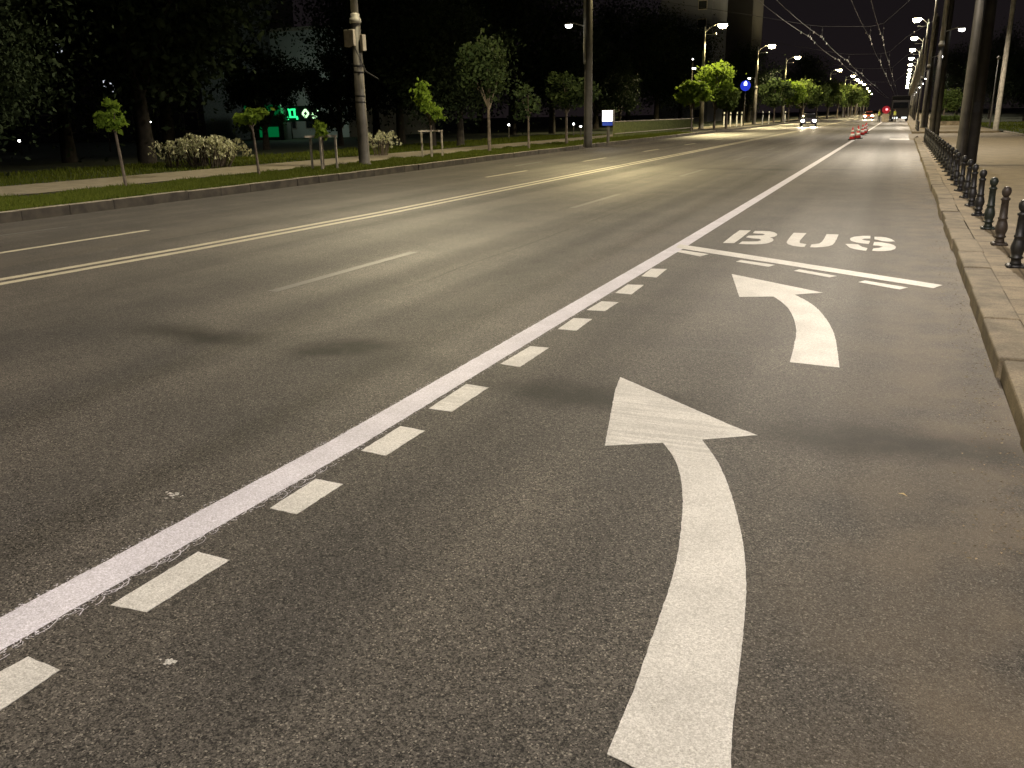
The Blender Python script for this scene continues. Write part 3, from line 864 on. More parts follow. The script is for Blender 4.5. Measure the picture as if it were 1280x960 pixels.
for i, (yr, yl) in enumerate(SPY):
    xr = 1.90+.002*yr-.14; yr += .12; xl = -16.6 if i == 0 else (-15.9 if i > 1 else -16.4)
    pts = [(xr, yr, 9.0), (-.2, yr, 7.7), (-1.45, yr, 6.55), (-2.15, yr, 6.4), (-4.85, yr*.7+yl*.3, 6.55), (-5.55, yr*.7+yl*.3, 6.65), (-9, yr*.4+yl*.6, 7.4), (xl, yl, 8.9)]
    o = MB().tube(pts, .014, 6).build('span_wire', MT['wire'], None, True)
    tag(o, 'cross wire carrying the trolley wires, ' + (['nearest, overhead', 'second, in front of the first lit right lamp', 'third, past the driveway'][i] if i < 3 else 'far down the road'), 'overhead wire', 'cross wires over the road')
    for X, z, zz in ((-1.45, 5.77, 6.55), (-2.15, 5.82, 6.4), (-4.85, 5.97, 6.55), (-5.55, 6.02, 6.65)):
        yy = yr if X > -3 else yr*.7+yl*.3
        MB().tube([(X, yy, z), (X, yy, zz)], .012, 6).lathe([(.014, 0), (.035, .03), (.035, .1), (.014, .13)], (X, yy, (z+zz)/2), 8).build('hanger', MT['wire'], o, True)
    for k in (.25, .75): inst(INSUL, 'insulator', o, (xr-(xr+.2)*k, yr, 9.0-1.3*k))
# a second crossing in front of the left trolley post: wires at the top of the view
o = MB().tube(sag_line((xl, 44.2, 8.4), (-5.2, 36, 6.4), .25), .02, 6).build('span_wire', MT['wire'], None, True)
tag(o, 'cross wire with bright insulators at the top of the view, left of the trolley wires', 'overhead wire', 'cross wires over the road')
for k in (.2, .32, .45, .52, .6, .66, .74, .9):
    p = Vector((xl, 44.2, 8.4)).lerp(Vector((-5.2, 36, 6.4)), k); inst(INSUL, 'insulator', o, (p.x, p.y, p.z-.25*4*k*(1-k)))


# ------------------------------------------------------------------ trees and shrubs
def leaf_cloud(n, lumps, size, seed, droop=0.0, aspect=.55):
    """lumps: list of (centre, radii). one bent diamond per leaf"""
    r = np.random.default_rng(seed); w_ = np.array([l[1][0]*l[1][1]+l[1][2]*l[1][0] for l in lumps]); w_ = w_/w_.sum()
    idx = r.choice(len(lumps), n, p=w_); C = np.array([l[0] for l in lumps])[idx]; Rr = np.array([l[1] for l in lumps])[idx]
    d = r.normal(size=(n, 3)); d /= np.linalg.norm(d, axis=1, keepdims=True)
    P = C+d*Rr*(r.random((n, 1))**.38)*(1+np.where(r.random((n, 1)) < .3, .34, .1)*r.normal(size=(n, 1)))
    a = r.normal(size=(n, 3)); a[:, 2] -= droop; a /= np.linalg.norm(a, axis=1, keepdims=True)
    b = np.cross(a, r.normal(size=(n, 3))); b /= np.linalg.norm(b, axis=1, keepdims=True)
    s = size*(.6+.8*r.random((n, 1)))
    V = np.zeros((n*4, 3)); nn = np.cross(a, b)*s*.15
    V[0::4] = P-a*s; V[1::4] = P+b*s*aspect+nn; V[2::4] = P+a*s; V[3::4] = P-b*s*aspect+nn
    return V


def crown_lumps(c, rad, k, seed, lump=.45):
    r = random.Random(seed); out = []
    for i in range(k):
        while True:
            d = Vector((r.uniform(-1, 1), r.uniform(-1, 1), r.uniform(-1, 1)))
            if .25 < d.length < 1: break
        q = r.uniform(.6, 1.25)*lump
        out.append(((c[0]+d.x*rad[0]*.8, c[1]+d.y*rad[1]*.8, c[2]+d.z*rad[2]*.8), (rad[0]*q, rad[1]*q, rad[2]*q*.8)))
    return out


def limbs(mb, base_h, lumps, r0, seed, lean=(0, 0)):
    r = random.Random(seed); top = max(l[0][2] for l in lumps)
    mb.tube([(0, 0, -.05), (lean[0]*.3, lean[1]*.3, base_h*.5), (lean[0]*.7, lean[1]*.7, base_h), (lean[0], lean[1], base_h+(top-base_h)*.75)], [r0*1.25, r0, r0*.85, r0*.3], 9)
    for (c, rad) in r.sample(lumps, min(len(lumps), 7)):
        z0 = base_h*r.uniform(.85, 1.1); x0, y0 = lean[0]*.7, lean[1]*.7
        mb.tube([(x0, y0, z0), ((x0+c[0])/2+r.uniform(-.1, .1)*rad[0], (y0+c[1])/2, z0*.45+c[2]*.55), (c[0], c[1], c[2])], [r0*.5, r0*.35, r0*.12], 6)


def tree(name, label, loc, crown_c, rad, k, n, size, leaf, trunk_h, r0, seed, group=None, cat='tree', lump=.45, lean=(0, 0), droop=0.0, extra=None, bark='bark'):
    t = thing(name, label, cat, loc, 0, group)
    L = crown_lumps(crown_c, rad, k, seed, lump)+(extra or [])
    mb = MB(); limbs(mb, trunk_h, L, r0, seed, lean); mb.build('trunk', MT[bark], t, True)
    tri_mesh('crown', leaf_cloud(n, L, size, seed, droop), 4, MT[leaf], t)
    return t


def guard(label, loc):
    t = thing('tree_guard', label, 'tree guard', loc, .25)
    for k, (x, y) in enumerate(((-.42, .1), (.42, .1), (.1, -.4))): MB().box((x, y, .5), (.06, .06, 1.02)).build('post', MT['wood'], t)
    MB().box((0, .1, 1.04), (.94, .07, .06)).box((.27, -.15, 1.04), (.06, .6, .06), .55).box((-.16, -.15, 1.04), (.06, .72, .06), -.8).build('rail', MT['wood'], t)
    return t


VZ = .19
x, y = at(158, 235, VZ); tree('young_tree', 'slim sapling with small round crown on the left verge, leftmost of the young trees', (x, y, VZ), (-.12, .0, 1.72), (.42, .42, .40), 9, 420, .085, 'leaf_bright', 1.35, .035, 11, 'young street trees on the left verge', lean=(-.14, 0))
x, y = at(324, 219, VZ); tree('young_tree', 'sapling with lopsided crown right of the pale flowering bush', (x, y, VZ), (-.12, 0, 1.72), (.60, .5, .36), 10, 480, .085, 'leaf_bright', 1.35, .035, 12, 'young street trees on the left verge', lean=(-.1, 0))
x, y = at(405, 212, VZ); tree('young_tree', 'tiny sapling inside a wooden guard left of the banded lamp post', (x, y, VZ), (.02, 0, 1.28), (.30, .3, .36), 7, 200, .08, 'leaf_bright', .9, .03, 13, 'young street trees on the left verge')
guard('wooden three-legged tree guard left of the banded lamp post', (x, y, VZ))
x, y = at(540, 197, VZ); tree('young_tree', 'upright sapling inside a wooden guard right of the banded lamp post', (x, y, VZ), (0, 0, 2.15), (.66, .6, .95), 10, 620, .10, 'leaf_bright', 1.2, .045, 14, 'young street trees on the left verge')
guard('wooden tree guard right of the banded lamp post', (x, y, VZ))
x, y = at(612, 190, VZ); tree('street_tree', 'taller dark tree with slender trunk on the left verge, right of the guarded sapling', (x, y, VZ), (-.1, 0, 3.5), (1.25, 1.2, 1.55), 26, 2000, .11, 'leaf_dark', 2.0, .07, 15, 'street trees on the left verge')
x, y = at(661, 187, VZ); tree('street_tree', 'short dark sapling between taller dark tree and the light box post', (x, y, VZ), (0, 0, 2.2), (.9, .8, .85), 9, 700, .11, 'leaf_dark', 1.5, .05, 16, 'street trees on the left verge')
X = gx(712, 47); tree('street_tree', 'leafy tree in front of the left lamp post beside the white light box', (X, 46.5, VZ), (.2, 0, 2.75), (1.75, 1.3, 1.05), 24, 1900, .12, 'leaf_dark', 1.6, .07, 17, 'street trees on the left verge')
X = gx(775, 80); tree('street_tree', 'dark tree directly behind the white light box', (X, 80, VZ), (0, 0, 3.6), (2.2, 2.0, 1.9), 24, 2200, .13, 'leaf_conifer', 1.8, .08, 18, 'street trees on the left verge')
for i, (px, Y, h, rad, lf, lab) in enumerate(((864, 83, 3.3, (1.7, 1.6, 1.3), 'leaf_bright', 'small bright green tree left of the warm lamp post'),
                                              (893, 90, 4.2, (2.4, 2.2, 2.1), 'leaf_bright', 'bright lamp-lit green tree under the warm street lamp'),
                                              (908, 90, 3.0, (1.3, 1.4, 1.3), 'leaf', 'dim green tree between the lamp-lit tree and the blue sign'),
                                              (967, 128, 4.0, (2.4, 2.4, 2.1), 'leaf_dark', 'dark tree right of the blue sign post'),
                                              (985, 149, 4.4, (2.5, 2.2, 2.3), 'leaf_bright', 'rounded bright green tree under the second row lamp, left of the headlights'))):
    tree('street_tree', lab, (gx(px, Y), Y, VZ), (0, 0, h), rad, 34, 3000, .17, lf, 2.0, .11, 30+i, 'lamp-lit trees on the left', lump=.33)
tp = None
for i, (px, Y, s) in enumerate(((1003, 158, 1.0), (1020, 178, .95), (1034, 195, 1.15), (1046, 215, 1.1), (1055, 240, 1.2), (1062, 265, 1.2), (1068, 290, 1.3), (1071, 330, 1.3), (1076, 370, 1.3))):
    lab = 'dark leafy tree in the distant row along the left kerb' if i < 4 else 'small faraway tree under the distant left lamps'
    if tp is None: tp = tree('street_tree', lab, (gx(px, Y), Y, VZ), (0, 0, 4.2), (2.7, 2.6, 2.4), 18, 2600, .2, 'leaf', 2.0, .12, 50, 'distant trees along the left kerb')
    else: dup(tp, (gx(px, Y), Y, VZ), i*1.3, lab, 'distant trees along the left kerb', s)

# big dark park trees behind the path (several kinds, copied and turned)
PG = 'dark park trees on the left'
big = [tree('park_tree', 'tall dark tree at the far left edge of the view', (-27, 19, .17), (0, 0, 6.6), (4.2, 4.2, 5.6), 50, 19000, .10, 'leaf_conifer', 2.2, .22, 61, PG, bark='bark_dark'),
       tree('conifer_tree', 'dark spreading conifer in front of the pale building', (gx(330, 42), 42, .17), (0, 0, 3.5), (3.0, 2.9, 3.1), 44, 12000, .09, 'leaf_conifer', 1.2, .18, 62, PG, lump=.26, bark='bark_dark'),
       tree('park_tree', 'broad dark tree behind the taller verge tree', (gx(575, 46), 46, .17), (0, 0, 5.0), (3.4, 3.2, 3.4), 42, 14000, .10, 'leaf_conifer', 1.8, .2, 63, PG, bark='bark_dark')]
spots = [(0, -33, 28, 1.25, 'tall dark tree behind the leftmost sapling'), (2, -27, 26.5, 1.5, 'dark tree behind the gap between leftmost sapling and flowering bush'), (0, -34, 35, 1.35, 'tall dark tree whose gaps show a lit white window, above the flowering bush'),
         (1, gx(424, 48), 48, .95, 'dark conifer in front of the pale building, right one'),
         (2, gx(500, 52), 52, 1.35, 'dark tree behind the guarded sapling right of banded post'), (0, gx(470, 60), 60, 1.25, 'tall dark tree rising right of the banded post'),
         (0, gx(640, 75), 75, 1.5, 'tall dark tree between two left lamp posts'), (2, gx(540, 44), 44, .9, 'smaller dark tree with a visible trunk right of the guarded sapling'),
         (2, gx(690, 78), 78, 1.4, 'dark tree left of the light box post'), (0, gx(785, 125), 125, 1.6, 'large dark tree behind the light box and fence'), (2, gx(820, 135), 135, 1.9, 'dark tree behind the green fence'),
         (1, gx(745, 100), 100, 1.6, 'dark conifer behind the light box post'), (0, gx(850, 150), 150, 1.5, 'dark tree left of the warm lamp post'), (2, gx(935, 150), 150, 1.5, 'dark tree behind the blue sign'),
         (0, gx(600, 85), 85, 1.5, 'very tall dark tree far behind the taller verge tree'), (2, gx(1000, 190), 190, 1.6, 'dark tree behind the oncoming headlights'), (0, -52, 40, 1.5, 'tall dark tree at the back of the park, far left'),
         (2, -24.6, 17.5, .75, 'dark shrubby tree at the left edge above the path')]
for i, (k, X, Y, s, lab) in enumerate(spots): dup(big[k], (X, Y, .17), i*1.9, lab, PG, s)
RGp = 'dark trees right of the pavement'
for i, (k, X, Y, s, lab) in enumerate(((2, 10.5, 72, .62, 'rounded dark tree at the right frame edge behind the pale post'), (0, 16, 92, 1.0, 'dark tree behind the thin dark post on the right'), (2, 13, 118, 1.0, 'dark tree behind the clipped round tree'),
                                       (0, 12, 150, 1.1, 'far dark tree behind the right lamp posts'), (2, 22, 80, 1.2, 'dark tree at the right edge, farther back'), (0, 10, 200, 1.2, 'farthest dark tree behind the right lamp posts'))):
    dup(big[k], (X, Y, .14), i*2.3, lab, RGp, s)
tree('clipped_tree', 'clipped round dark tree beside the low hedge on the right', (gx(1179, 104), 104, .14), (.5, 0, 2.6), (1.25, 1.2, 1.15), 12, 1800, .12, 'leaf', 1.4, .09, 71, None, lump=.6)

# flowering bush: arching sprays
def spray_bush(name, label, loc, W, D, H, nb, seed, nl=46, leaf='leaf_pale'):
    t = thing(name, label, 'bush', loc, 0); r = random.Random(seed); st = MB(); V = []
    rr = np.random.default_rng(seed)
    for b in range(nb):
        ox, oy = r.uniform(-.55, .55)*W, r.uniform(-.5, .5)*D; a = r.uniform(0, 6.283); reach = r.uniform(.25, .6); hh = H*r.uniform(.65, 1.0)*(1-.35*abs(ox/W))
        p0, p1, p2, p3 = Vector((ox*.6, oy*.6, 0)), Vector((ox, oy, hh*.9)), Vector((ox+math.cos(a)*reach*.7, oy+math.sin(a)*reach*.7, hh*1.05)), Vector((ox+math.cos(a)*reach*1.2, oy+math.sin(a)*reach*1.2, hh*.45))
        pts = [p0*(1-u)**3+p1*3*u*(1-u)**2+p2*3*u*u*(1-u)+p3*u**3 for u in [k/8 for k in range(9)]]
        st.tube(pts, [.02-.0018*k for k in range(9)], 5)
        L = [((q.x, q.y, q.z), (.07, .07, .06)) for q in pts[3:]]
        V.append(leaf_cloud(nl, L, .05, seed*100+b, droop=1.4, aspect=.5))
    st.build('stems', MT['bark'], t); tri_mesh('foliage', np.concatenate(V), 4, MT[leaf], t)
    return t


x, y = at(250, 211, .17); spray_bush('flowering_bush', 'wide pale flowering bush with arching sprays on the park grass', (x, y+.4, .17), 2.0, 1.2, 1.42, 95, 81)
x, y = at(476, 195, .17); spray_bush('flowering_bush', 'small pale drooping bush just right of the banded lamp post', (x, y, .17), .8, .7, 1.5, 20, 82)
x, y = at(206, 211, .17); spray_bush('shrub', 'thin grey-green shrub at the left end of the flowering bush', (x, y+.5, .17), .7, .6, 1.4, 16, 83, 30)

# ------------------------------------------------------------------ left side structures
x, y = at(760, 179, .2)
t = thing('light_box', 'small glowing white advertising box with blue base on the left verge', 'sign', (x, y, .19), R(-18))
MB().box((0, 0, .55), (.12, .12, 1.1)).build('post', MT['pole'], t)
MB().box((0, 0, 1.38), (.78, .16, .86)).build('frame', MT['pole'], t, bevel=.02)
for s in (-1, 1):
    MB().box((0, s*.086, 1.48), (.68, .012, .56)).build('lit_panel', glow('lit white panel', (.95, .97, 1.0), 5.5) if s < 0 else bpy.data.materials['lit white panel'], t)
    MB().box((0, s*.086, 1.06), (.68, .012, .2)).build('blue_panel', glow('lit blue panel', (.05, .10, .6), .25) if s < 0 else bpy.data.materials['lit blue panel'], t)

t = thing('fence', 'low green wooden slat fence along the path behind the left kerb', 'fence', (0, 0, .19))
fl = densify([(gx(768, 60), 60), (gx(866, 84), 84)], .28); sl = MB()
for p in fl: sl.box((p[0], p[1], .55), (.16, .03, 1.0), .2)
sl.build('slats', MT['leaf_dark'] if False else simple('green fence paint', (.10, .12, .035), .7), t)
rl = MB()
for z in (.28, 1.08): rl.tube([(fl[0][0]+.05, fl[0][1]-.05, z), (fl[-1][0]+.05, fl[-1][1]-.05, z)], .035, 6)
rl.build('rail', MT['wood'], t)
for i in range(0, len(fl), 9): MB().box((fl[i][0]-.06, fl[i][1]+.06, .55), (.1, .1, 1.15)).build('post', MT['wood'], t)
gp = None
for i, (px, Y) in enumerate(((905, 104), (913, 106), (921, 107), (927, 109), (953, 122), (961, 125), (981, 134))):
    lab = f'slim white post on the left verge, {ORD[i]} from the bright lamp-lit tree'
    if gp is None:
        gp = thing('marker_post', lab, 'post', (gx(px, Y), Y, .19), 0, 'slim white posts on the left verge')
        MB().lathe([(.09, 0), (.08, .02), (.08, 1.55), (.05, 1.62)], seg=10).build('shaft', simple('white post paint', (.5, .5, .48), .6), gp, True)
        MB().lathe([(.082, 1.2), (.084, 1.22), (.084, 1.4), (.082, 1.42)], seg=10).build('band', MT['band'], gp, True)
    else: dup(gp, (gx(px, Y), Y, .19), 0, lab)
Y = 112; t = thing('road_sign', 'round blue lit sign with white mark among trees left of a lamp post', 'sign', (gx(932, Y, 107), Y, .19))
MB().lathe([(.06, 0), (.05, 4.2)], seg=10).build('post', MT['pole'], t, True)
d = MB(); n = 24
d.prism([(.6*math.cos(k*6.283/n), .6*math.sin(k*6.283/n)) for k in range(n)], -.03, .03)
o = d.build('disc', glow('lit blue sign', (.02, .05, .75), .75), t); o.rotation_euler = (R(90), 0, 0); o.location = (0, -.08, 4.6)
o = MB().prism([(-.16, -.1), (.16, -.1), (.2, .2), (0, .42), (-.2, .2)], .0, .02).build('white_mark', glow('lit white mark', (.75, .8, 1), 3), t); o.rotation_euler = (R(90), 0, 0); o.location = (0, -.12, 4.72)

# buildings
def wall_box(mb, x0, x1, y0, y1, z0, z1): mb.box(((x0+x1)/2, (y0+y1)/2, (z0+z1)/2), (x1-x0, y1-y0, z1-z0))


plaster = simple('pale plaster', (.5, .52, .48), .9, var=.12, scale=.4)
dim_win = Mat('unlit window', .15).base((.03, .033, .036)).m


def building(name, label, px0, px1, Y, depth, H, storeys, cols, lit, matw, lit_mat=None):
    x0, x1 = gx(px0, Y, 100), gx(px1, Y, 100)
    t = thing(name, label, 'building', (x0, Y, .0))
    W = x1-x0
    MB().box((W/2, depth/2, H/2), (W, depth, H)).build('wall', matw, t)
    MB().box((W/2, depth/2, H+.15), (W+.5, depth+.5, .3)).build('roof', MT['box'], t)
    sh = H/storeys
    for s in range(storeys if 'green' not in label else 1):
        for c in range(cols):
            on = (s, c) in lit
            wx = W*(c+.5)/cols if cols > 1 else W*.82; wz = sh*(s+.55)
            fr = MB().box((wx, -.02, wz), (min(1.7, W/cols*.62), .06, sh*.52)).build('window', MT['box'], t)
            MB().box((wx, -.06, wz), (min(1.5, W/cols*.54), .03, sh*.44)).build('pane', lit_mat if on else dim_win, fr)
    return t


lit_cool = glow('lit cool window', (.62, .72, 1.0), 1.3); lit_white = glow('lit white window', (.85, .9, 1.0), .8)
building('apartment_building', 'dark apartment block far left with a few cold lit windows behind trees', -20, 250, 62, 14, 17, 5, 9, {(2, 3), (3, 7), (3, 8), (4, 7), (4, 8), (2, 7), (4, 3), (1, 5)}, simple('dark plaster', (.12, .12, .12), .9), lit_white)
bt = building('shop_building', 'low pale building behind dark conifers with green glowing sign', 287, 432, 72, 16, 9.8, 3, 5, set(), plaster)
building('tower_building', 'tall pale tower block behind the left trees', 823, 886, 175, 16, 45, 14, 1, set(), simple('pale tower plaster', (.15, .16, .2), .9, var=.1, scale=.2))
building('tower_building', 'dim brownish tower block behind the warm street lamp', 897, 936, 215, 16, 42, 13, 0, set(), simple('brown tower plaster', (.06, .057, .055), .9, var=.1, scale=.2))

# green neon sign and green-lit awning on the low building
neon = glow('green neon', (.03, .95, .28), 1.5); neon_w = glow('pale green neon', (.6, 1.0, .55), 1.6)
Y = 66; X = gx(379, Y, 142); zc = gz(379, 142, Y)
t = thing('neon_sign', 'green glowing sign of three blocky glyphs on a dark panel by the low building', 'sign', (X, Y, 0), R(20))
MB().box((0, .1, zc), (3.1, .1, 1.3)).build('panel', MT['band'], t)
for k in (-1.2, 1.2): MB().box((k, .22, (zc-.6)/2), (.1, .1, zc-.6)).build('post', MT['pole'], t)
ld = bpy.data.lights.new('facade_fill', 'POINT'); ld.energy = 170; ld.color = (.78, 1.0, .84); ld.shadow_soft_size = .5  # unseen light added behind the sign panel to brighten the pale facade
o = bpy.data.objects.new('facade_fill', ld); col.objects.link(o); o.parent = t; o.location = (0, .6, zc+1.3)
def glyph(segs, ox, m):
    mb = MB()
    for (a, b) in segs: mb.tube([(ox+a[0]*.9, .0, zc+a[1]*.9), (ox+b[0]*.9, .0, zc+b[1]*.9)], .085, 6)
    mb.build('glyph', m, t)
glyph([((-.45, .4), (.3, .4)), ((-.3, .4), (-.25, -.3)), ((.2, .4), (.2, -.3)), ((-.5, -.3), (.45, -.3)), ((-.5, -.3), (-.5, -.55)), ((.42, -.3), (.42, -.55))], -.95, neon)
glyph([((-.3, 0), (0, .38)), ((0, .38), (.3, 0)), ((.3, 0), (0, -.35)), ((0, -.35), (-.3, 0))], .2, neon_w)
glyph([((-.35, -.15), (-.1, .35)), ((-.1, .35), (.1, .35)), ((.1, .35), (.4, 0)), ((.4, 0), (-.3, -.4)), ((-.3, -.4), (.65, -.3)), ((0, .35), (0, -.1))], 1.1, neon_w)
Y = 64; X = gx(333, Y, 160)
t = thing('kiosk', 'small kiosk with green-lit awning behind the lopsided sapling', 'kiosk', (X, Y, .1), R(20))
MB().box((0, 1.2, 1.3), (3.0, 2.2, 2.6)).build('body', simple('dark kiosk paint', (.05, .06, .05), .7), t)
MB().prism([(-1.6, -.6), (1.6, -.6), (1.6, .1), (-1.6, .1)], 2.15, 3.0).build('awning', glow('green lit awning', (.0, .30, .07), .22), t)
MB().box((.2, .05, .75), (1.7, .06, .85)).build('counter_panel', glow('green lit counter panel', (.0, .32, .08), .3), t)
MB().box((-.9, .02, 1.95), (.34, .06, .34)).build('lit_window', glow('bright green-white window', (.55, 1.0, .85), 3), t)

# small park lamps glimpsed through the trees
pl = None
for i, (px, py, Y) in enumerate(((24, 176, 34), (66, 112, 44), (132, 75, 50), (133, 154, 40), (188, 152, 42), (218, 82, 48), (636, 156, 60), (717, 155, 66), (866, 74, 100), (726, 158, 64))):
    z = gz(px, py, Y); X = gx(px, Y, py)
    lab = ['tiny lit park lamp low at the left frame edge', 'tiny lit park lamp below the cold lit window, far left', 'tiny lit park lamp high among the dark trees left of the bush', 'tiny lit park lamp left of the leftmost sapling crown',
           'tiny lit park lamp right of the leftmost sapling crown', 'tiny lit park lamp high above the flowering bush', 'tiny lit park lamp behind the verge trees', 'tiny lit park lamp left of the light box post', 'tiny lit lamp left of the warm lamp post', 'lower of two tiny lit park lamps by the light box post'][i]
    t = thing('park_lamp', lab, 'lamp', (X, Y, .17), 0, 'small park lamps among the trees')
    MB().tube([(0, 0, 0), (0, 0, z-.3)], .04, 6).build('post', MT['pole'], t)
    MB().blob((0, 0, z-.17), .065 if i < 6 else .075, 10, 6).build('globe', MT['lens_small'], t, True)

# right: low hedge in a stone edging
X = gx(1186, 97); t = thing('hedge', 'low clipped hedge in a stone edging on the right pavement', 'hedge', (X, 99, .14))
MB().box((0, -.9, .2), (3.0, .16, .4)).box((0, .9, .2), (3.0, .16, .4)).box((-1.42, 0, .2), (.16, 1.64, .4)).box((1.42, 0, .2), (.16, 1.64, .4)).build('edging', MT['kerb_stone'], t)
V = leaf_cloud(3200, [((-1.2+.3*k, 0, .5), (.35, .75, .42)) for k in range(9)], .09, 91); tri_mesh('foliage', V, 4, MT['leaf'], t)

# ------------------------------------------------------------------ vehicles
def rr_ring(y, w, z0, z1, tw=1.0):
    h = z1-z0; a = w/2
    return [(-a, y, z0+.12*h), (-a*.93, y, z0), (a*.93, y, z0), (a, y, z0+.12*h), (a, y, z0+.6*h), (a*tw, y, z1-.05*h), (a*tw*.9, y, z1), (-a*tw*.9, y, z1), (-a*tw, y, z1-.05*h), (-a, y, z0+.6*h)]


def car(label, loc, rz, paint, on, group=None):
    t = thing('car', label, 'car', loc, rz, group)      # front is -y
    MB().loft([rr_ring(-2.12, 1.5, .42, .66, .94), rr_ring(-2.0, 1.7, .27, .78, .94), rr_ring(-1.3, 1.78, .24, .90, .92), rr_ring(-.75, 1.8, .24, .97, .92), rr_ring(.9, 1.8, .24, 1.0, .92), rr_ring(1.75, 1.76, .26, 1.0, .92), rr_ring(2.05, 1.66, .34, .92, .92), rr_ring(2.12, 1.5, .45, .8, .92)]).build('body', paint, t, True)
    cab = lambda y, w, z: [(-w/2, y, .95), (w/2, y, .95), (w/2*.9, y, z), (-w/2*.9, y, z)]
    MB().loft([[(-.78, -.85, .94), (.78, -.85, .94), (.72, -.8, .97), (-.72, -.8, .97)], [(-.8, -.1, .94), (.8, -.1, .94), (.6, -.08, 1.42), (-.6, -.08, 1.42)], [(-.8, .7, .95), (.8, .7, .95), (.6, .7, 1.46), (-.6, .7, 1.46)],
               [(-.78, 1.3, .95), (.78, 1.3, .95), (.58, 1.25, 1.38), (-.58, 1.25, 1.38)], [(-.74, 1.85, .95), (.74, 1.85, .95), (.7, 1.8, .99), (-.7, 1.8, .99)]]).build('windows', MT['glass_dark'], t, True)
    MB().loft([[(-.6, -.06, 1.425), (.6, -.06, 1.425), (.56, -.04, 1.46), (-.56, -.04, 1.46)], [(-.6, .7, 1.465), (.6, .7, 1.465), (.56, .7, 1.5), (-.56, .7, 1.5)], [(-.58, 1.2, 1.41), (.58, 1.2, 1.41), (.54, 1.2, 1.45), (-.54, 1.2, 1.45)]]).build('roof', paint, t, True)
    for sx_ in (-1, 1):
        for yy in (-1.32, 1.3):
            wh = MB().tube([(sx_*.72, yy, .31), (sx_*.91, yy, .31)], .31, 18).build('wheel', MT['black'], t, True)
            MB().tube([(sx_*.90, yy, .31), (sx_*.925, yy, .31)], .19, 14).build('rim', MT['chrome'], wh, True)
        MB().blob((sx_*.62, -2.04, .64), (.2, .12, .13)).build('headlight', glow('lit headlight', (1, .84, .58), 500) if on else MT['chrome'], t, True)
        MB().blob((sx_*.66, 2.04, .78), (.14, .05, .09)).build('taillight', glow('tail light', (.8, .02, .01), .6), t, True)
        MB().box((sx_*.98, -.55, 1.0), (.18, .1, .13)).build('mirror', paint, t)
    MB().box((0, -2.125, .47), (.5, .02, .11)).build('number_plate', simple('plate', (.7, .7, .7), .5), t)
    MB().box((0, -2.11, .60), (.7, .03, .08)).build('grille', MT['black'], t)
    if on:
        for sx_ in (-1, 1):
            ld = bpy.data.lights.new('headlight_beam', 'SPOT'); ld.energy = 2600; ld.spot_size = R(50); ld.spot_blend = .8; ld.color = (1, .82, .58); ld.shadow_soft_size = .08
            o = bpy.data.objects.new('headlight_beam', ld); col.objects.link(o); o.parent = t; o.location = (sx_*.62, -2.2, .64); o.rotation_euler = (R(89.2), 0, R(180))
    return t


car('oncoming dark car with glowing headlights in the left carriageway', (gx(1011, 112, 150), 112, 0), R(4), simple('dark blue car paint', (.03, .03, .06), .25, .3), True)
car('distant oncoming orange car on the left, nearly at the vanishing point', (gx(1086, 185, 142), 185, 0), R(2), simple('orange car paint', (.55, .10, .03), .3), True)

# dark truck parked in the bus lane far ahead
t = thing('truck', 'dark work truck parked in the bus lane far ahead', 'truck', (gx(1125, 147, 140), 148, 0))
MB().box((0, 3.6, 2.25), (2.5, 6.0, 2.9)).build('cargo_box', simple('black tarpaulin', (.008, .007, .008), .9), t, bevel=.05)
MB().loft([[(-1.2, -.9, .75), (1.2, -.9, .75), (1.18, -.9, 1.9), (-1.18, -.9, 1.9)], [(-1.22, -.5, .72), (1.22, -.5, .72), (1.15, -.4, 3.0), (-1.15, -.4, 3.0)], [(-1.22, .5, .72), (1.22, .5, .72), (1.15, .5, 3.05), (-1.15, .5, 3.05)]]).build('cab', simple('dark cab paint', (.012, .009, .01), .5), t)
MB().quad((-1.05, -.905, 1.95), (1.05, -.905, 1.95), (1.0, -.56, 2.75), (-1.0, -.56, 2.75)).build('windscreen', MT['glass_dark'], t)
MB().box((0, -.95, .6), (2.4, .2, .32)).build('bumper', MT['black'], t)
for sx_ in (-1, 1):
    MB().box((sx_*.62, -1.06, .55), (.7, .04, .22)).build('headlight', glow('white low lamp', (.9, .95, 1), 1.4), t)
    for yy in (.1, 4.6): MB().tube([(sx_*.85, yy, .48), (sx_*1.2, yy, .48)], .48, 18).build('wheel', MT['black'], t, True)
    MB().box((sx_*1.36, -.6, 2.1), (.12, .1, .5)).build('mirror', MT['black'], t)
# red lit board on a cream cabinet
t = thing('warning_beacon', 'round red lit warning board on a pale cabinet left of the truck', 'warning light', (gx(1107, 147, 145), 146, 0))
MB().box((0, 0, .55), (.95, .7, 1.1)).build('cabinet', simple('cream paint', (.55, .47, .36), .6), t, bevel=.04)
o = MB().prism([(.56*math.cos(k*.2618), .56*math.sin(k*.2618)) for k in range(24)], -.05, .05).build('disc', glow('red lit board', (.5, .008, .03), .28), t); o.rotation_euler = (R(90), 0, 0); o.location = (0, -.1, 1.72)
o = MB().prism([(.17*math.cos(k*.5236)+.08, .17*math.sin(k*.5236)+.05) for k in range(12)], .0, .03).build('bulb', glow('bright red lamp', (1, .25, .28), 3.0), t, True); o.rotation_euler = (R(90), 0, 0); o.location = (0, -.155, 1.72)
for sx_ in (-.4, .4): MB().tube([(sx_-.06, 0, .12), (sx_+.06, 0, .12)], .14, 12).build('wheel', MT['black'], t)

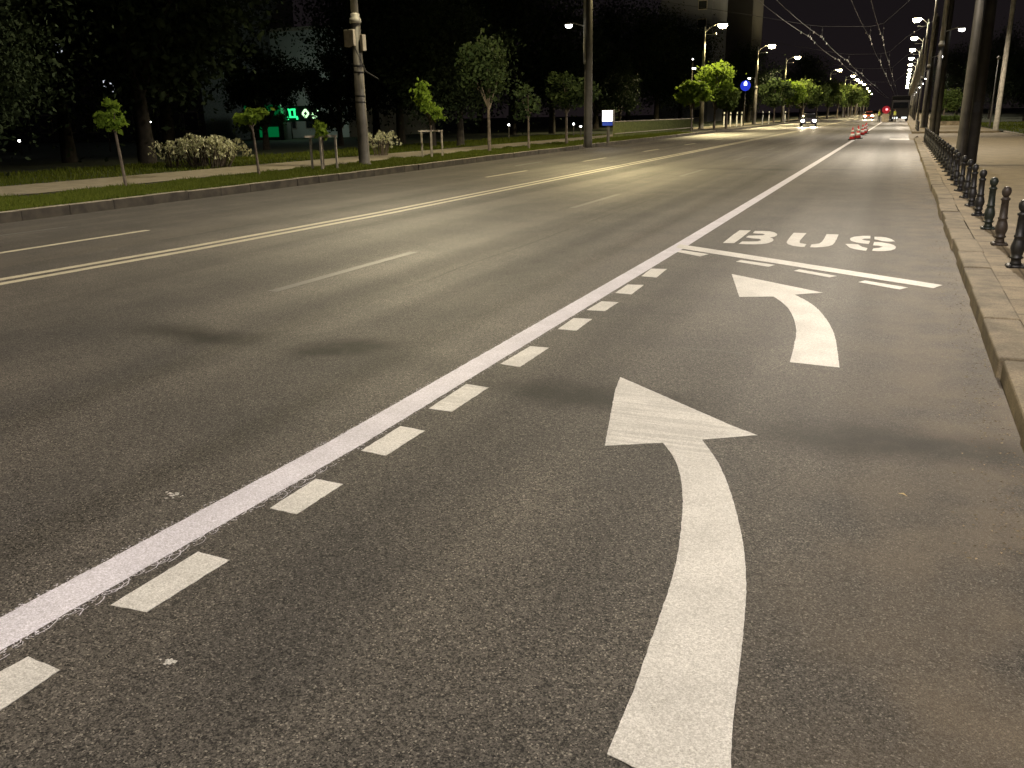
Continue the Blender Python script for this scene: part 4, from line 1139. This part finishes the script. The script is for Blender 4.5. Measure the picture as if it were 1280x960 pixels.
# traffic cones on the white line
red_m = simple('red cone plastic', (.62, .045, .05), .5, var=.15); wh_m = simple('white reflective band', (.8, .78, .78), .4, var=.1)
c0 = None
for i, (X, Y) in enumerate(((-2.58, 58), (-2.35, 60.5), (-2.52, 64), (-2.4, 68.5), (-2.38, 73), (-2.5, 79))):
    lab = f'{["nearest", "second", "third", "fourth", "fifth", "farthest"][i]} red and white traffic cone on the solid line far ahead'
    if c0 is None:
        c0 = thing('traffic_cone', lab, 'traffic cone', (X, Y, .004), 0, 'traffic cones on the solid line')
        MB().box((0, 0, .025), (.42, .42, .05)).build('base', MT['black'], c0, bevel=.01)
        MB().lathe([(.17, .05), (.14, .2), (.105, .36), (.085, .46), (.06, .58), (.03, .72), (.02, .74)], seg=16).build('cone', red_m, c0, True)
        MB().lathe([(.144, .2), (.109, .36)], seg=16).build('band', wh_m, c0, True); MB().lathe([(.089, .46), (.064, .58)], seg=16).build('band', wh_m, c0, True)
    else: dup(c0, (X, Y, .004), i*.7, lab)


# ------------------------------------------------------------------ road workers
def person(label, loc, rz, pose, vest):
    J = dict(pelvis=(0, 0, .95), waist=(0, 0, 1.1), chest=(0, .0, 1.35), neck=(0, 0, 1.52), head0=(0, -.02, 1.6), head1=(0, -.02, 1.72),
             shl=(-.19, 0, 1.43), ell=(-.27, .02, 1.16), wrl=(-.25, -.12, .95), hnl=(-.24, -.16, .86), shr=(.19, 0, 1.43), elr=(.27, .02, 1.16), wrr=(.25, -.12, .95), hnr=(.24, -.16, .86),
             hil=(-.1, 0, .9), knl=(-.12, -.03, .5), anl=(-.13, .03, .09), tol=(-.14, -.14, .04), hir=(.1, 0, .9), knr=(.12, -.02, .5), anr=(.13, .04, .09), tor=(.14, -.13, .04))
    J.update(pose)
    Rad = dict(pelvis=.15, waist=.14, chest=.165, neck=.06, head0=.085, head1=.095, shl=.075, ell=.05, wrl=.036, hnl=.034, shr=.075, elr=.05, wrr=.036, hnr=.034,
               hil=.095, knl=.065, anl=.045, tol=.04, hir=.095, knr=.065, anr=.045, tor=.04)
    E = [('pelvis', 'waist'), ('waist', 'chest'), ('chest', 'neck'), ('neck', 'head0'), ('head0', 'head1'), ('chest', 'shl'), ('shl', 'ell'), ('ell', 'wrl'), ('wrl', 'hnl'), ('chest', 'shr'), ('shr', 'elr'), ('elr', 'wrr'), ('wrr', 'hnr'),
         ('pelvis', 'hil'), ('hil', 'knl'), ('knl', 'anl'), ('anl', 'tol'), ('pelvis', 'hir'), ('hir', 'knr'), ('knr', 'anr'), ('anr', 'tor')]
    ks = list(J); me = bpy.data.meshes.new('person'); me.from_pydata([J[k] for k in ks], [(ks.index(a), ks.index(b)) for a, b in E], [])
    o = bpy.data.objects.new('person', me); col.objects.link(o); o.location = loc; o.rotation_euler = (0, 0, rz)
    tag(o, label, 'person', 'road workers')
    sk = o.modifiers.new('skin', 'SKIN'); o.modifiers.new('sub', 'SUBSURF').render_levels = 1
    for i, k in enumerate(ks):
        v = me.skin_vertices[0].data[i]; v.radius = (Rad[k], Rad[k]*(.75 if k in ('chest', 'waist', 'pelvis') else 1)); v.use_root = (k == 'pelvis')
    m = Mat('worker clothes and skin', .85); z = m.xyz()[2]
    m.base(m.mix(m.rng(z, 1.5, 1.52), (.02, .022, .03), (.40, .26, .19))); me.materials.append(m.m)
    c = J['chest']; wv = J['waist']
    ring = lambda cx_, cy_, z_, a, b: [(cx_+a*math.cos(k*.5236), cy_+b*math.sin(k*.5236), z_) for k in range(12)]
    vst = MB().loft([ring(wv[0], wv[1], wv[2]-.16, .185, .15), ring(wv[0], wv[1], wv[2], .175, .145), ring(c[0], c[1], c[2], .205, .16), ring(c[0], c[1], c[2]+.13, .15, .12)]).build('safety_vest', vest, o, True)
    MB().loft([ring(wv[0], wv[1], wv[2]-.03, .186, .156), ring(wv[0], wv[1], wv[2]+.03, .186, .156)]).build('reflective_band', MT['clamp'], vst, True)
    h = J['head1']
    MB().blob((h[0], h[1]+.01, h[2]+.03), (.105, .115, .09)).build('hair', simple('dark hair', (.02, .016, .012), .7), o, True)
    f = MB()
    for sx_ in (-1, 1): f.blob((h[0]+sx_*.035, h[1]-.088, h[2]-.03), .012, 8, 6)
    f.blob((h[0], h[1]-.105, h[2]-.06), (.014, .022, .026), 8, 6).build('face', simple('skin', (.38, .24, .17), .6), o, True)
    hands = MB()
    for s, k in ((-1, 'hnl'), (1, 'hnr')):
        b = Vector(J[k])
        for q in range(4): hands.tube([b+Vector((.022*(q-1.5), 0, 0)), b+Vector((.024*(q-1.5), -.02, -.05)), b+Vector((.02*(q-1.5), -.005, -.085+.01*abs(q-1.5)))], [.010, .009, .007], 6)
        hands.tube([b+Vector((-s*.02, -.01, .01)), b+Vector((-s*.05, -.03, -.03))], [.011, .008], 6)
    hands.build('hands', bpy.data.materials['skin'], o, True)
    return o


vest = simple('yellow safety vest', (.55, .62, .06), .6, var=.1)
person('worker in yellow vest standing on the road left of the red warning board', (gx(1099, 146, 145), 146, .0), R(150), {'elr': (.3, -.12, 1.2), 'wrr': (.22, -.32, 1.2), 'hnr': (.2, -.4, 1.2)}, vest)
person('worker in yellow vest in front of the dark truck', (gx(1118.5, 142, 145), 142, .0), R(-20), {'knl': (-.13, -.12, .5), 'anl': (-.14, -.18, .09), 'tol': (-.14, -.34, .04)}, vest)
person('worker half hidden between red warning board and dark truck', (gx(1112.5, 150, 145), 150, .0), R(60), {}, vest)
